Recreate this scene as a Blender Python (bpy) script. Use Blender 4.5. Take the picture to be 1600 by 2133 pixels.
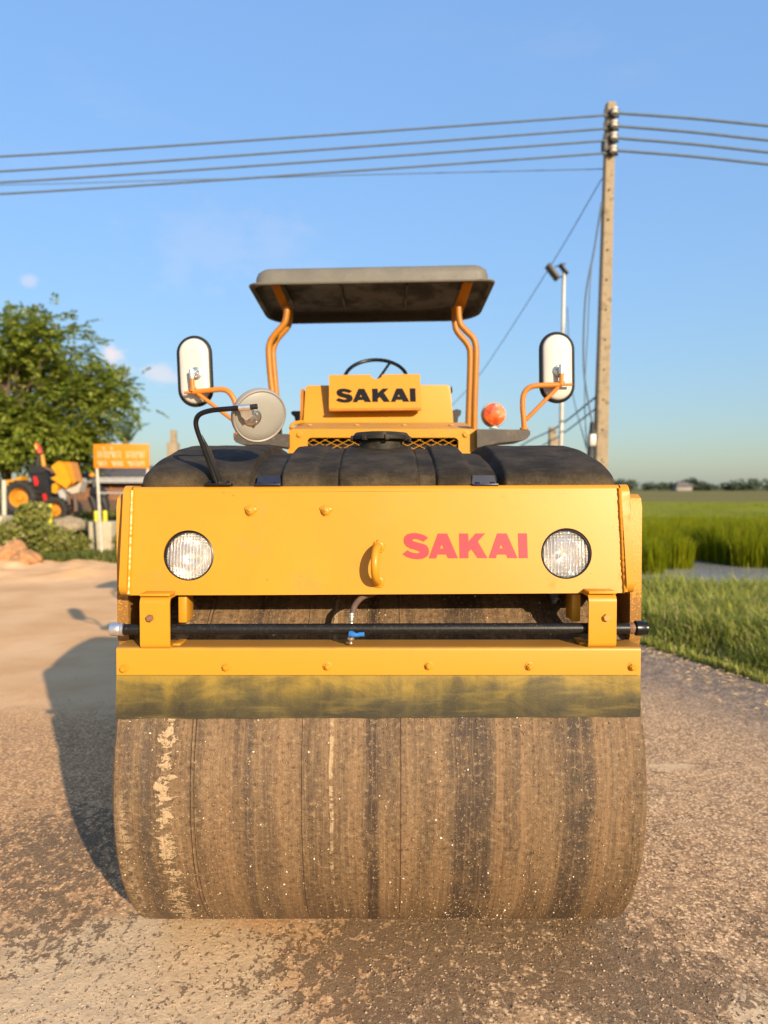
import bpy, bmesh, math, random
import numpy as np
from mathutils import Vector, Matrix, Quaternion
R = math.radians
random.seed(7); RNG = np.random.default_rng(11)
S = bpy.context.scene
for o in list(bpy.data.objects): bpy.data.objects.remove(o)
COL = S.collection

# ------------------------------------------------------------------ camera
CAMH, FPX = 1.454, 1500.0
TH = math.atan(49.5 / FPX)
cam = bpy.data.cameras.new('camera'); co = bpy.data.objects.new('camera', cam); COL.objects.link(co)
co.location = (0, 0, CAMH); co.rotation_euler = (R(90) - TH, 0, 0)
cam.sensor_fit = 'VERTICAL'; cam.sensor_height = 36.0; cam.lens = FPX / 2133 * 36
cam.clip_start = 0.05; cam.clip_end = 6000
cam.dof.use_dof = True; cam.dof.focus_distance = 2.12; cam.dof.aperture_fstop = 2.3
S.camera = co
S.render.resolution_x, S.render.resolution_y = 768, 1024

# ------------------------------------------------------------------ light
SUN_EL, SUN_AZ = 19.5, 28.5
d_sun = Vector((-math.sin(R(SUN_AZ)) * math.cos(R(SUN_EL)), math.cos(R(SUN_AZ)) * math.cos(R(SUN_EL)), -math.sin(R(SUN_EL))))
sun = bpy.data.lights.new('sun', 'SUN'); sun.energy = 4.4; sun.angle = R(0.6); sun.color = (1.0, 0.83, 0.60)
so = bpy.data.objects.new('sun', sun); COL.objects.link(so)
so.rotation_euler = d_sun.to_track_quat('-Z', 'Y').to_euler(); so.location = (8, -14, 9)
S.view_settings.view_transform = 'Standard'; S.view_settings.look = 'None'
S.view_settings.exposure = 0.90; S.view_settings.gamma = 1; S.view_settings.use_curve_mapping = False
S.cycles.max_bounces = 6; S.cycles.transparent_max_bounces = 12
S.cycles.caustics_reflective = False; S.cycles.caustics_refractive = False

# ------------------------------------------------------------------ node helper
class NT:
    def __init__(s, tree): s.t = tree; s.n = tree.nodes; s.l = tree.links
    def add(s, kind, ins=None, **props):
        nd = s.n.new(kind)
        for k, v in props.items(): setattr(nd, k, v)
        for k, v in (ins or {}).items(): s.set(nd.inputs[k], v)
        return nd
    def set(s, sock, v):
        if isinstance(v, bpy.types.NodeSocket): s.l.new(v, sock)
        else:
            if hasattr(sock.default_value, '__len__') and not hasattr(v, '__len__'): v = [v] * len(sock.default_value)
            if hasattr(v, '__len__') and len(v) == 3 and len(sock.default_value) == 4: v = (*v, 1)
            sock.default_value = v
    def math(s, op, a, b=0.0, c=0.0, clamp=False):
        nd = s.add('ShaderNodeMath', {0: a, 1: b}, operation=op, use_clamp=clamp)
        if op == 'MULTIPLY_ADD': s.set(nd.inputs[2], c)
        return nd.outputs[0]
    def coord(s, which='Object'): return s.add('ShaderNodeTexCoord').outputs[which]
    def mapping(s, vec, scale=(1, 1, 1), loc=(0, 0, 0)):
        return s.add('ShaderNodeMapping', {'Vector': vec, 'Scale': scale, 'Location': loc}).outputs[0]
    def noise(s, vec, scale=5, detail=4, rough=0.55, dist=0.0):
        return s.add('ShaderNodeTexNoise', {'Vector': vec, 'Scale': scale, 'Detail': detail, 'Roughness': rough, 'Distortion': dist}).outputs[0]
    def step(s, x, a, b):
        return s.add('ShaderNodeMapRange', {0: x, 1: a, 2: b, 3: 0.0, 4: 1.0}, interpolation_type='SMOOTHSTEP').outputs[0]
    def mix(s, f, a, b, mode='MIX'):
        nd = s.add('ShaderNodeMix', data_type='RGBA', blend_type=mode)
        s.set(nd.inputs[0], f); s.set(nd.inputs[6], a); s.set(nd.inputs[7], b)
        return nd.outputs[2]
    def sep(s, v): return s.add('ShaderNodeSeparateXYZ', {0: v}).outputs
    def comb(s, x, y, z): return s.add('ShaderNodeCombineXYZ', {0: x, 1: y, 2: z}).outputs[0]
    def bump(s, h, strength=0.3, dist=0.01, normal=None):
        nd = s.add('ShaderNodeBump', {'Height': h, 'Strength': strength, 'Distance': dist})
        if normal is not None: s.set(nd.inputs['Normal'], normal)
        return nd.outputs[0]
    def attr(s, name): return s.add('ShaderNodeAttribute', attribute_name=name).outputs['Fac']

# ------------------------------------------------------------------ world
W = bpy.data.worlds.new('World'); S.world = W; W.use_nodes = True
w = NT(W.node_tree); w.n.clear()
sky = w.add('ShaderNodeTexSky', sky_type='NISHITA', sun_disc=False, sun_elevation=R(SUN_EL), sun_rotation=R(180 - SUN_AZ),
            altitude=0, air_density=1.0, dust_density=1.7, ozone_density=2.0)
gen = w.coord('Generated')
def cdir(px, py):
    u, v = (px - 800) / FPX, (1066.5 - py) / FPX
    return Vector((u, math.cos(TH) + v * math.sin(TH), -math.sin(TH) + v * math.cos(TH))).normalized()
cl = None
nz = w.noise(w.mapping(gen, (1, 1, 1.7)), 22, 6, 0.6)
nz2 = w.noise(w.mapping(gen, (1, 1, 3.0), (3, 1, 2)), 5, 5, 0.62)
for (px, py, rad, sx, amt) in ((228, 735, .030, 1, .85), (325, 785, .035, .6, .5), (62, 584, .016, .8, .35), (250, 780, .03, .6, .5),
                               (480, 515, .11, .45, .10), (560, 540, .07, .4, .07)):
    c = cdir(px, py)
    dv = w.add('ShaderNodeVectorMath', {0: gen, 1: tuple(c)}, operation='SUBTRACT').outputs[0]
    dv = w.mapping(dv, (sx, 1, 1))
    ln = w.add('ShaderNodeVectorMath', {0: dv}, operation='LENGTH').outputs['Value']
    f = w.math('SUBTRACT', 1.0, w.math('DIVIDE', ln, rad), clamp=True)
    f = w.math('ADD', f, w.math('MULTIPLY_ADD', nz, 1.5, -0.85))
    f = w.math('MULTIPLY', w.step(f, .25, .8), amt)
    cl = f if cl is None else w.math('MAXIMUM', cl, f)
cl = w.math('MAXIMUM', cl, w.math('MULTIPLY', w.step(nz2, .5, .85), .05))
skb = w.add('ShaderNodeHueSaturation', {'Saturation': 1.04, 'Color': w.mix(1.0, sky.outputs[0], (.925, .980, 1.035), 'MULTIPLY')}).outputs[0]
lum = w.add('ShaderNodeRGBToBW', {0: skb}).outputs[0]
gain = w.math('MULTIPLY', w.math('POWER', w.math('DIVIDE', w.math('MAXIMUM', lum, .2), 1.2), -.62), 1.20)   # gentle tone compression of the whole sky
skt = w.add('ShaderNodeVectorMath', {0: skb, 1: w.comb(gain, gain, gain)}, operation='MULTIPLY').outputs[0]
skc = w.mix(cl, skt, (3.6, 3.1, 3.05))
bg = w.add('ShaderNodeBackground', {'Color': skc, 'Strength': 0.15})
w.l.new(bg.outputs[0], w.add('ShaderNodeOutputWorld').inputs[0])

# ------------------------------------------------------------------ materials
def mat(name, base, rough=0.5, metal=0.0, var=0.12, vscale=8, bump=0.0, bscale=60, bdist=0.002, spec=0.35, coat=0.0,
        dirt=None, dirt_amt=0.5, dirt_scale=12, chips=False):
    m = bpy.data.materials.new(name); m.use_nodes = True
    t = NT(m.node_tree); p = t.n['Principled BSDF']
    c = t.coord('Object')
    n1 = t.noise(c, vscale, 5, .6)
    b = tuple(base)
    col = t.mix(t.step(n1, .3, .7), tuple(x * (1 - var) for x in b), tuple(min(1, x * (1 + var)) for x in b))
    if dirt:
        n2 = t.noise(c, dirt_scale, 8, .68)
        f = t.step(n2, .62 - dirt_amt * .25, .78 - dirt_amt * .2)
        col = t.mix(t.math('MULTIPLY', f, min(1, dirt_amt * 1.6)), col, dirt)
        t.set(p.inputs['Roughness'], t.math('MULTIPLY_ADD', f, .3, rough))
    else: p.inputs['Roughness'].default_value = rough
    t.set(p.inputs['Base Color'], col)
    if chips:
        ch = t.math('MULTIPLY', t.step(t.noise(c, 55, 4, .6), .70, .73), t.step(t.noise(c, 4, 3), .45, .6))
        col = t.mix(t.math('MULTIPLY', ch, .8), col, (.10, .045, .02))
        strk = t.step(t.noise(t.mapping(c, (30, 30, 1.6)), 1, 4, .6), .56, .78)
        col = t.mix(t.math('MULTIPLY', strk, .16), col, (.34, .17, .05))
        t.set(p.inputs['Base Color'], col)
    p.inputs['Metallic'].default_value = metal
    p.inputs['Specular IOR Level'].default_value = spec
    p.inputs['Coat Weight'].default_value = coat; p.inputs['Coat Roughness'].default_value = .15
    if bump > 0: t.set(p.inputs['Normal'], t.bump(t.noise(c, bscale, 5, .6), bump, bdist))
    return m
YEL = (0.50, 0.220, 0.013)
M = {}
M['yellow'] = mat('yellow_paint', YEL, .38, var=.045, vscale=3, bump=.12, bscale=90, bdist=.001, dirt=(.40, .17, .03), dirt_amt=.25, dirt_scale=7, chips=True)
M['yellow_dusty'] = mat('yellow_paint_dusty', (.48, .235, .05), .55, var=.07, vscale=6, bump=.1, bscale=90, bdist=.001, dirt=(.40, .23, .10), dirt_amt=.45, dirt_scale=9)
M['post'] = mat('shaded_post_yellow', (.36, .135, .007), .4, var=.08, vscale=12, bump=.1, bscale=60, bdist=.001, dirt=(.32, .15, .03), dirt_amt=.3)  # yellow of posts and brackets, darkened to carry their shading
M['orange_tube'] = mat('orange_tube_paint', (.50, .16, .018), .35, var=.08, vscale=25, bump=.15, bscale=120, bdist=.001, dirt=(.35, .14, .03), dirt_amt=.35, dirt_scale=40)
M['tank'] = mat('weathered_black_plastic', (.018, .015, .011), .6, spec=.25, var=.25, vscale=10, bump=.35, bscale=70, bdist=.003, dirt=(.13, .09, .05), dirt_amt=.42, dirt_scale=10)
M['black'] = mat('black_paint', (.006, .006, .007), .3, var=.2, vscale=30, bump=.12, bscale=150, bdist=.001, dirt=(.12, .09, .06), dirt_amt=.12, dirt_scale=60)
M['bar'] = mat('dusty_black_bar', (.007, .007, .007), .38, var=.2, vscale=30, bump=.3, bscale=200, bdist=.001, dirt=(.05, .04, .028), dirt_amt=.4, dirt_scale=130)
M['rubber'] = mat('black_rubber', (.010, .010, .010), .6, var=.2, bump=.2)
M['navy'] = mat('navy_steel_clip', (.010, .014, .035), .35, var=.2, bump=.1)
M['greyplate'] = mat('brown_grey_plate', (.060, .048, .038), .55, var=.15, vscale=14, bump=.3, bscale=50, bdist=.002, dirt=(.22, .17, .13), dirt_amt=.3, dirt_scale=20)
M['zinc'] = mat('zinc_plated_steel', (.50, .51, .51), .3, .95, var=.15, vscale=40, bump=.15, bscale=90)
M['silver'] = mat('aluminium_cap', (.72, .71, .69), .35, .9, var=.1, vscale=60, bump=.2, bscale=80)
M['white'] = mat('white_enamel', (.52, .50, .45), .3, var=.03, vscale=8, coat=.3, dirt=(.45, .40, .33), dirt_amt=.12, dirt_scale=20)
M['greydisc'] = mat('grey_mirror_shell', (.27, .262, .235), .5, var=.04, vscale=8, bump=.25, bscale=400, bdist=.0004)
M['greyrim'] = mat('pale_grey_mirror_rim', (.26, .235, .215), .45, var=.05)
M['glassmirror'] = mat('mirror_glass', (.85, .86, .87), .03, 1, var=.0)
M['blue'] = mat('blue_handle_vinyl', (.02, .14, .42), .35, var=.15, vscale=60)
M['brass'] = mat('dull_nickel_fitting', (.45, .38, .30), .35, .8, var=.2, vscale=80, bump=.2)
M['hose'] = mat('dusty_brown_hose', (.10, .062, .045), .55, var=.25, vscale=60, bump=.2)
M['rust'] = mat('rusty_steel', (.17, .085, .05), .75, var=.3, vscale=90, bump=.5, bscale=200)
M['redtext'] = mat('red_vinyl_lettering', (.52, .026, .038), .5, var=.05, vscale=14)
M['blacktext'] = mat('black_vinyl_lettering', (.003, .004, .007), .6, spec=.15, var=.1)
M['dark'] = mat('dark_interior', (.012, .010, .009), .8, var=.2)
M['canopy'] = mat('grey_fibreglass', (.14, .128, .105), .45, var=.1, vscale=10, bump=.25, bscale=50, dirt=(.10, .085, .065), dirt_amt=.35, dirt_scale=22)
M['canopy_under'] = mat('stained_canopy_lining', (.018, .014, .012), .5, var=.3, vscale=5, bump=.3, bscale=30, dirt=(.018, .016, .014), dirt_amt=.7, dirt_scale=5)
M['concrete'] = mat('weathered_concrete', (.31, .24, .155), .9, var=.28, vscale=7, bump=.6, bscale=30, bdist=.01, dirt=(.16, .12, .075), dirt_amt=.6, dirt_scale=7)
M['concrete_pale'] = mat('pale_concrete', (.40, .34, .24), .9, var=.12, vscale=5, bump=.5, bscale=20, bdist=.01, dirt=(.30, .26, .18), dirt_amt=.4, dirt_scale=5)
M['wire'] = mat('grey_wire_insulation', (.09, .12, .16), .7, var=.1)
M['galv'] = mat('galvanised_tube', (.42, .40, .36), .5, .3, var=.15, vscale=4, bump=.2)
M['lampgrey'] = mat('dark_lamp_casting', (.05, .045, .04), .5, var=.2)
M['porcelain'] = mat('pale_porcelain', (.55, .50, .42), .35, var=.1)
M['bark'] = mat('tree_bark', (.12, .085, .055), .9, var=.3, vscale=10, bump=.8, bscale=20, bdist=.02)
M['sign'] = mat('orange_sign_board', (.55, .19, .006), .45, var=.04)
M['signtext'] = mat('pale_pink_lettering', (.80, .50, .34), .5, var=.08)
M['pipe'] = mat('pale_pipe', (.46, .42, .34), .5, var=.12)
M['bwall'] = mat('brown_building_wall', (.22, .105, .055), .85, var=.2, vscale=2, bump=.3, dirt=(.06, .036, .024), dirt_amt=.5, dirt_scale=1.5)
M['broof'] = mat('grey_roof_sheet', (.11, .10, .09), .7, var=.12, vscale=3, bump=.2)
M['bluetrim'] = mat('pale_fascia', (.34, .34, .36), .5, var=.1)
M['tyre'] = mat('tyre_rubber', (.03, .027, .024), .8, var=.25, bump=.4)
M['rim'] = mat('orange_wheel_rim', (.52, .20, .015), .45, var=.1)
M['tyellow'] = mat('tractor_yellow', (.56, .25, .006), .4, var=.08)
M['tred'] = mat('red_paint', (.55, .02, .02), .4, var=.1)
M['tblack'] = mat('black_machine_paint', (.014, .014, .015), .5, var=.2)
M['twhite'] = mat('pale_sheet_metal', (.42, .36, .28), .5, var=.1)
M['limeyellow'] = mat('yellow_plastic_sleeve', (.50, .44, .01), .4, var=.08)
M['boulder'] = mat('pinkish_earth_boulder', (.42, .215, .095), .95, var=.3, vscale=7, bump=1.0, bscale=14, bdist=.06, dirt=(.22, .11, .05), dirt_amt=.5, dirt_scale=6)
M['housewall'] = mat('pale_house_wall', (.26, .23, .20), .8, var=.05)
M['houseroof'] = mat('pale_house_roof', (.13, .115, .11), .7, var=.05)
M['vinyl'] = mat('black_seat_vinyl', (.02, .02, .022), .5, var=.1)

def leafmat(name, a, b, c, transl=.35, rough=.5):
    m = bpy.data.materials.new(name); m.use_nodes = True
    t = NT(m.node_tree); p = t.n['Principled BSDF']; out = t.n['Material Output']
    rnd = t.add('ShaderNodeNewGeometry').outputs['Random Per Island']
    n = t.noise(t.coord('Object'), .9, 3)
    col = t.mix(t.step(t.math('ADD', t.math('MULTIPLY', rnd, .6), t.math('MULTIPLY', n, .5)), .25, .65), a, b)
    col = t.mix(t.step(rnd, .86, .99), col, c)
    t.set(p.inputs['Base Color'], col); p.inputs['Roughness'].default_value = rough; p.inputs['Specular IOR Level'].default_value = .15
    tr = t.add('ShaderNodeBsdfTranslucent', {'Color': col})
    mx = t.add('ShaderNodeMixShader', {0: transl, 1: p.outputs[0], 2: tr.outputs[0]})
    t.l.new(mx.outputs[0], out.inputs[0]); return m
M['leaf'] = leafmat('tree_leaves', (.09, .14, .018), (.30, .35, .05), (.48, .46, .12), .5)
M['leafdark'] = leafmat('palm_leaves', (.035, .06, .02), (.07, .10, .03), (.10, .12, .05), .2)
M['bushleaf'] = leafmat('bush_leaves', (.10, .12, .02), (.26, .26, .06), (.42, .36, .17))
M['grass'] = leafmat('verge_grass', (.18, .22, .035), (.42, .43, .09), (.66, .52, .26), .5)
M['greengrass'] = leafmat('green_bank_grass', (.06, .09, .02), (.13, .15, .035), (.28, .22, .08), .3)
M['rice'] = leafmat('rice_leaves', (.05, .10, .004), (.27, .28, .005), (.42, .39, .02), .5)
M['fartree'] = leafmat('far_foliage', (.05, .07, .045), (.085, .105, .065), (.11, .12, .085), .2, .8)

# ------------------------------------------------------------------ geometry helpers
def P(px, py, Y):
    u, v = (px - 800) / FPX, (1066.5 - py) / FPX
    dy, dz = math.cos(TH) + v * math.sin(TH), -math.sin(TH) + v * math.cos(TH)
    t = Y / dy
    return Vector((u * t, Y, CAMH + dz * t))
def PP(px, py, p0, n, off=0.0):
    """pixel to a point on the plane (p0, n), moved along n by off"""
    u, v = (px - 800) / FPX, (1066.5 - py) / FPX
    d = Vector((u, math.cos(TH) + v * math.sin(TH), -math.sin(TH) + v * math.cos(TH)))
    c = Vector((0, 0, CAMH)); t = (p0 - c).dot(n) / d.dot(n)
    return c + d * t + n * off
WP = {}
def finish(me, angle=38):
    bm = bmesh.new(); bm.from_mesh(me)
    ca = R(angle)
    for f in bm.faces: f.smooth = True
    for e in bm.edges:
        if len(e.link_faces) == 2: e.smooth = e.calc_face_angle(0) < ca
    bm.to_mesh(me); bm.free()
def place(o, parent=None):
    me = o.data
    n = len(me.vertices); a = np.empty(n * 3, 'f'); me.vertices.foreach_get('co', a); a = a.reshape(-1, 3)
    c = (a.min(0) + a.max(0)) / 2
    if parent is None: c[2] = a[:, 2].min()
    me.vertices.foreach_set('co', (a - c).ravel()); me.update()
    c = Vector(c.tolist()); WP[o.name] = c
    if parent is not None:
        o.parent = parent; o.location = c - WP[parent.name]
    else: o.location = c
    return o
def obj(name, bm, m, parent=None, angle=38, keep=False):
    bmesh.ops.recalc_face_normals(bm, faces=bm.faces)
    me = bpy.data.meshes.new(name); bm.to_mesh(me); bm.free()
    finish(me, angle)
    me.materials.append(M[m] if isinstance(m, str) else m)
    o = bpy.data.objects.new(name, me); COL.objects.link(o)
    if keep:
        WP[o.name] = Vector((0, 0, 0))
        if parent is not None: o.parent = parent; o.location = -WP[parent.name]
        return o
    return place(o, parent)
def meshobj(name, verts, faces, m, parent=None, smooth=False, keep=True):
    """numpy mesh; faces is an (n, k) array"""
    me = bpy.data.meshes.new(name); verts = np.asarray(verts, 'f'); faces = np.asarray(faces, 'i')
    k = faces.shape[1]
    me.vertices.add(len(verts)); me.vertices.foreach_set('co', verts.ravel())
    me.loops.add(faces.size); me.loops.foreach_set('vertex_index', faces.ravel())
    me.polygons.add(len(faces)); me.polygons.foreach_set('loop_start', np.arange(0, faces.size, k, dtype='i'))
    me.polygons.foreach_set('loop_total', np.full(len(faces), k, 'i'))
    if smooth: me.polygons.foreach_set('use_smooth', np.ones(len(faces), bool))
    me.update(calc_edges=True); me.validate()
    me.materials.append(M[m] if isinstance(m, str) else m)
    o = bpy.data.objects.new(name, me); COL.objects.link(o)
    if keep:
        WP[o.name] = Vector((0, 0, 0))
        if parent is not None: o.parent = parent; o.location = -WP[parent.name]
        return o
    return place(o, parent)
def tag(o, label=None, cat=None, group=None, kind=None):
    if label: o['label'] = label
    if cat: o['category'] = cat
    if group: o['group'] = group
    if kind: o['kind'] = kind
    return o
def thing(name, label, cat, loc, group=None):
    o = bpy.data.objects.new(name, None); COL.objects.link(o); o.location = loc; o.empty_display_size = .2
    WP[o.name] = Vector(loc); return tag(o, label, cat, group)
NB = bmesh.new
def box(bm, lo, hi, bev=0.0, seg=2, rot=None, piv=None):
    lo, hi = Vector(lo), Vector(hi)
    r = bmesh.ops.create_cube(bm, size=1.0); vs = r['verts']
    c, s = (lo + hi) / 2, hi - lo
    for v in vs: v.co = Vector((v.co.x * s.x, v.co.y * s.y, v.co.z * s.z)) + c
    if bev > 0:
        es = list({e for v in vs for e in v.link_edges})
        r = bmesh.ops.bevel(bm, geom=es, offset=bev, segments=seg, affect='EDGES', profile=.5)
        vs = list({v for v in r['verts']} | {v for v in vs if v.is_valid})
    if rot is not None: bmesh.ops.rotate(bm, verts=vs, cent=piv if piv is not None else c, matrix=rot)
    return vs
def smooth_path(pts, n=6):
    pts = [Vector(p) for p in pts]
    if len(pts) < 3: return pts
    out = []
    for i in range(len(pts) - 1):
        p0 = pts[i - 1] if i > 0 else pts[i] * 2 - pts[i + 1]
        p1, p2 = pts[i], pts[i + 1]
        p3 = pts[i + 2] if i + 2 < len(pts) else pts[i + 1] * 2 - pts[i]
        for k in range(n):
            t = k / n
            out.append(.5 * ((2 * p1) + (p2 - p0) * t + (2 * p0 - 5 * p1 + 4 * p2 - p3) * t * t + (3 * p1 - p0 - 3 * p2 + p3) * t ** 3))
    out.append(pts[-1]); return out
def tube(bm, pts, r, seg=14, caps=True, closed=False, rs=None, wob=0.0):
    pts = [Vector(p) for p in pts]; n = len(pts); rings = []
    tan = (pts[1] - pts[0]).normalized()
    up = Vector((0, 0, 1)) if abs(tan.z) < .9 else Vector((0, 1, 0))
    nrm = tan.cross(up).normalized()
    for i, p in enumerate(pts):
        if closed: t2 = (pts[(i + 1) % n] - pts[i - 1]).normalized()
        else: t2 = (pts[min(i + 1, n - 1)] - pts[max(i - 1, 0)]).normalized()
        nrm = (nrm - t2 * nrm.dot(t2)).normalized(); bn = t2.cross(nrm)
        rr = rs[i] if rs else r
        rr *= 1 + random.uniform(-wob, wob)
        rings.append([bm.verts.new(p + (nrm * math.cos(a) + bn * math.sin(a)) * rr) for a in [2 * math.pi * k / seg for k in range(seg)]])
    m = n if closed else n - 1
    for i in range(m):
        A, B = rings[i], rings[(i + 1) % n]
        for k in range(seg): bm.faces.new((A[k], A[(k + 1) % seg], B[(k + 1) % seg], B[k]))
    if caps and not closed:
        bm.faces.new(rings[0][::-1]); bm.faces.new(rings[-1])
def lathe(bm, c, axis, prof, seg=40, capa=True, capb=True):
    """prof: list of (radius, distance along axis)"""
    axis = Vector(axis).normalized(); c = Vector(c)
    a = axis.orthogonal().normalized(); b = axis.cross(a); rings = []
    for r, h in prof:
        if r < 1e-6: rings.append([bm.verts.new(c + axis * h)])
        else: rings.append([bm.verts.new(c + axis * h + (a * math.cos(t) + b * math.sin(t)) * r) for t in [2 * math.pi * k / seg for k in range(seg)]])
    for A, B in zip(rings, rings[1:]):
        for k in range(seg):
            k2 = (k + 1) % seg
            if len(A) == 1 and len(B) == 1: continue
            if len(A) == 1: bm.faces.new((A[0], B[k2], B[k]))
            elif len(B) == 1: bm.faces.new((A[k], A[k2], B[0]))
            else: bm.faces.new((A[k], A[k2], B[k2], B[k]))
    if capa and len(rings[0]) > 1: bm.faces.new(rings[0][::-1])
    if capb and len(rings[-1]) > 1: bm.faces.new(rings[-1])
def prism(bm, loops, ext):
    """planar loops (first outer, others holes) of 3D points, extruded by vector ext"""
    ext = Vector(ext); f_e = []; fronts = []
    for lp in loops:
        vs = [bm.verts.new(p) for p in lp]; fronts.append(vs)
        f_e += [bm.edges.new((vs[i], vs[(i + 1) % len(vs)])) for i in range(len(vs))]
    r = bmesh.ops.triangle_fill(bm, edges=f_e, use_beauty=True, use_dissolve=False)
    faces = [g for g in r['geom'] if isinstance(g, bmesh.types.BMFace)]
    mp = {}
    for vs in fronts:
        for v in vs: mp[v] = bm.verts.new(v.co + ext)
    for f in faces: bm.faces.new([mp[v] for v in f.verts][::-1])
    for vs in fronts:
        for i in range(len(vs)):
            a, b = vs[i], vs[(i + 1) % len(vs)]
            bm.faces.new((a, b, mp[b], mp[a]))
def hexbolt(bm, c, n, r, h, washer=True, stud=True):
    n = Vector(n).normalized(); c = Vector(c)
    if washer: lathe(bm, c, n, [(r * 1.35, 0), (r * 1.35, h * .18), (r * 1.2, h * .22)], 20)
    lathe(bm, c + n * h * .2, n, [(r, 0), (r, h * .7), (r * .86, h * .85)], 6)
    if stud: lathe(bm, c + n * h * .2, n, [(r * .55, h * .8), (r * .55, h * 1.15), (r * .45, h * 1.25)], 14)
def circle(cx, cy, r, n=48, ry=None):
    return [(cx + r * math.cos(2 * math.pi * k / n), cy + (ry or r) * math.sin(2 * math.pi * k / n)) for k in range(n)]
# numpy value noise
def vnoise(x, y, seed=0):
    xi, yi = np.floor(x).astype(np.int64), np.floor(y).astype(np.int64)
    fx, fy = x - xi, y - yi; fx = fx * fx * (3 - 2 * fx); fy = fy * fy * (3 - 2 * fy)
    def h(a, b):
        v = (a * 374761393 + b * 668265263 + seed * 974634777) & 0xffffffff
        v = ((v ^ (v >> 13)) * 1274126177) & 0xffffffff
        return ((v ^ (v >> 16)) & 0xffff) / 65535.0
    return (h(xi, yi) * (1 - fx) + h(xi + 1, yi) * fx) * (1 - fy) + (h(xi, yi + 1) * (1 - fx) + h(xi + 1, yi + 1) * fx) * fy
def fbm(x, y, o=4, seed=0):
    s, a, t = 0, 1, 0
    for i in range(o): s = s + a * vnoise(x * 2 ** i, y * 2 ** i, seed + i); t += a; a *= .5
    return s / t
def sst(x, a, b):
    t = np.clip((x - a) / (b - a), 0, 1); return t * t * (3 - 2 * t)

# ------------------------------------------------------------------ ground
def x_edge(y): return np.maximum(2.37 - .40 * (y - 6.7) * (y < 6.7) - .25 * (y - 6.7) * (y >= 6.7), -2.5) + .12 * (fbm(y * 1.7, y * 0, 3, 5) - .5)
def gh(x, y):
    x = np.asarray(x, float); y = np.asarray(y, float)
    e = x - x_edge(y)
    z = (fbm(x * .8, y * .8, 3, 1) - .5) * .03
    near = 1 - sst(y, 5, 12)
    z = z * (.25 + .75 * sst(y, 3, 8)) + near * ((fbm(x * 9, y * 9, 3, 2) - .5) * .007 + (fbm(x * 45, y * 45, 2, 3) - .5) * .0045)
    z = z + sst(e, 0, .5) * .03 - .42 * sst(y, 9.4, 11.6) * sst(e, .2, 1.6)
    z = z + .33 * sst(y, 40, 44) * sst(e, .2, 1.6)
    left = sst(-x, 4.0, 5.5)
    z = z + left * (.70 * sst(y, 15.6, 18.0) + sst(y, 10.8, 12.6) * (1 - sst(y, 13.2, 14.2)) * (.02 + .30 * fbm(x * 1.6, y * 1.6, 4, 9) ** 1.5))
    flat = np.exp(-((y - 2.35) / .35) ** 2) * (np.abs(x) < .9)
    return z * (1 - .6 * flat)
rows = [-80, -30, -12, -5, -2, -.5, .3, .8, 1.1, 1.35]
y = 1.5
while y < 60: rows.append(y); y *= 1.007
while y < 3000: rows.append(y); y *= 1.08
u = np.concatenate([-np.geomspace(60, .78, 40), np.linspace(-.76, .76, 310), np.geomspace(.78, 60, 40)])
rows = np.array(rows)
X = u[None, :] * np.maximum(rows[:, None] + .4, 2.4); Y = np.repeat(rows[:, None], len(u), 1)
Z = gh(X, Y)
nr, nc = X.shape
idx = np.arange(nr * nc).reshape(nr, nc)
F = np.stack([idx[:-1, :-1], idx[:-1, 1:], idx[1:, 1:], idx[1:, :-1]], -1).reshape(-1, 4)
m = bpy.data.materials.new('ground_earth_and_gravel'); m.use_nodes = True
t = NT(m.node_tree); p = t.n['Principled BSDF']; c = t.coord('Object')
aG, aW, aN, aB, aE = t.attr('gravel'), t.attr('wet'), t.attr('green'), t.attr('brown'), t.attr('edge')
nA = t.noise(c, 1.3, 5); nB = t.noise(c, 9, 5, .6); nC = t.noise(c, 60, 5, .7); nD = t.noise(c, 210, 4, .75)
dirt = t.mix(t.step(nA, .3, .7), (.64, .365, .17), (.76, .475, .25))
dirt = t.mix(t.math('MULTIPLY', t.step(nC, .52, .70), .30), dirt, (.42, .23, .11))
vor = t.add('ShaderNodeTexVoronoi', {'Vector': c, 'Scale': 85.0}, feature='F1')
vcol = t.sep(vor.outputs['Color'])[0]
grav = t.mix(t.step(vcol, .1, .95), (.36, .25, .155), (.86, .67, .45))
grav = t.mix(t.math('MULTIPLY', t.step(t.math('ADD', vor.outputs['Distance'], t.math('MULTIPLY', nD, .5)), .62, .92), .7), grav, (.17, .11, .065))
grav = t.mix(t.math('MULTIPLY', t.step(nB, .4, .68), .45), grav, (.66, .475, .30))
blue = t.mix(t.step(vcol, .2, .9), (.10, .090, .085), (.30, .26, .23))
grav = t.mix(t.math('MULTIPLY', aE, t.step(nB, .25, .60)), grav, blue)
grav = t.mix(t.attr('warm'), grav, t.mix(1.0, grav, (1.12, .86, .62), 'MULTIPLY'))
gm = t.step(t.math('ADD', aG, t.math('MULTIPLY_ADD', nB, .7, -.35)), .3, .7)
col = t.mix(gm, dirt, grav)
pale = t.mix(t.step(nC, .3, .7), (.58, .42, .25), (.76, .57, .36))
aP = t.attr('pale')
grit = t.noise(c, 300, 3, .7); grit2 = t.noise(c, 120, 3, .7)
col = t.mix(t.math('MULTIPLY', t.step(t.math('ADD', aP, t.math('MULTIPLY_ADD', nB, .8, -.4)), .35, .75), .85), col, pale)
sp1 = t.noise(t.mapping(c, (1, .7, 1)), 24, 7, .66, .5); sp2 = t.noise(t.mapping(c, (1, .8, 1), (5, 3, 0)), 75, 4, .6)
spk = t.math('MULTIPLY_ADD', sp1, .62, t.math('MULTIPLY', sp2, .38))
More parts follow.
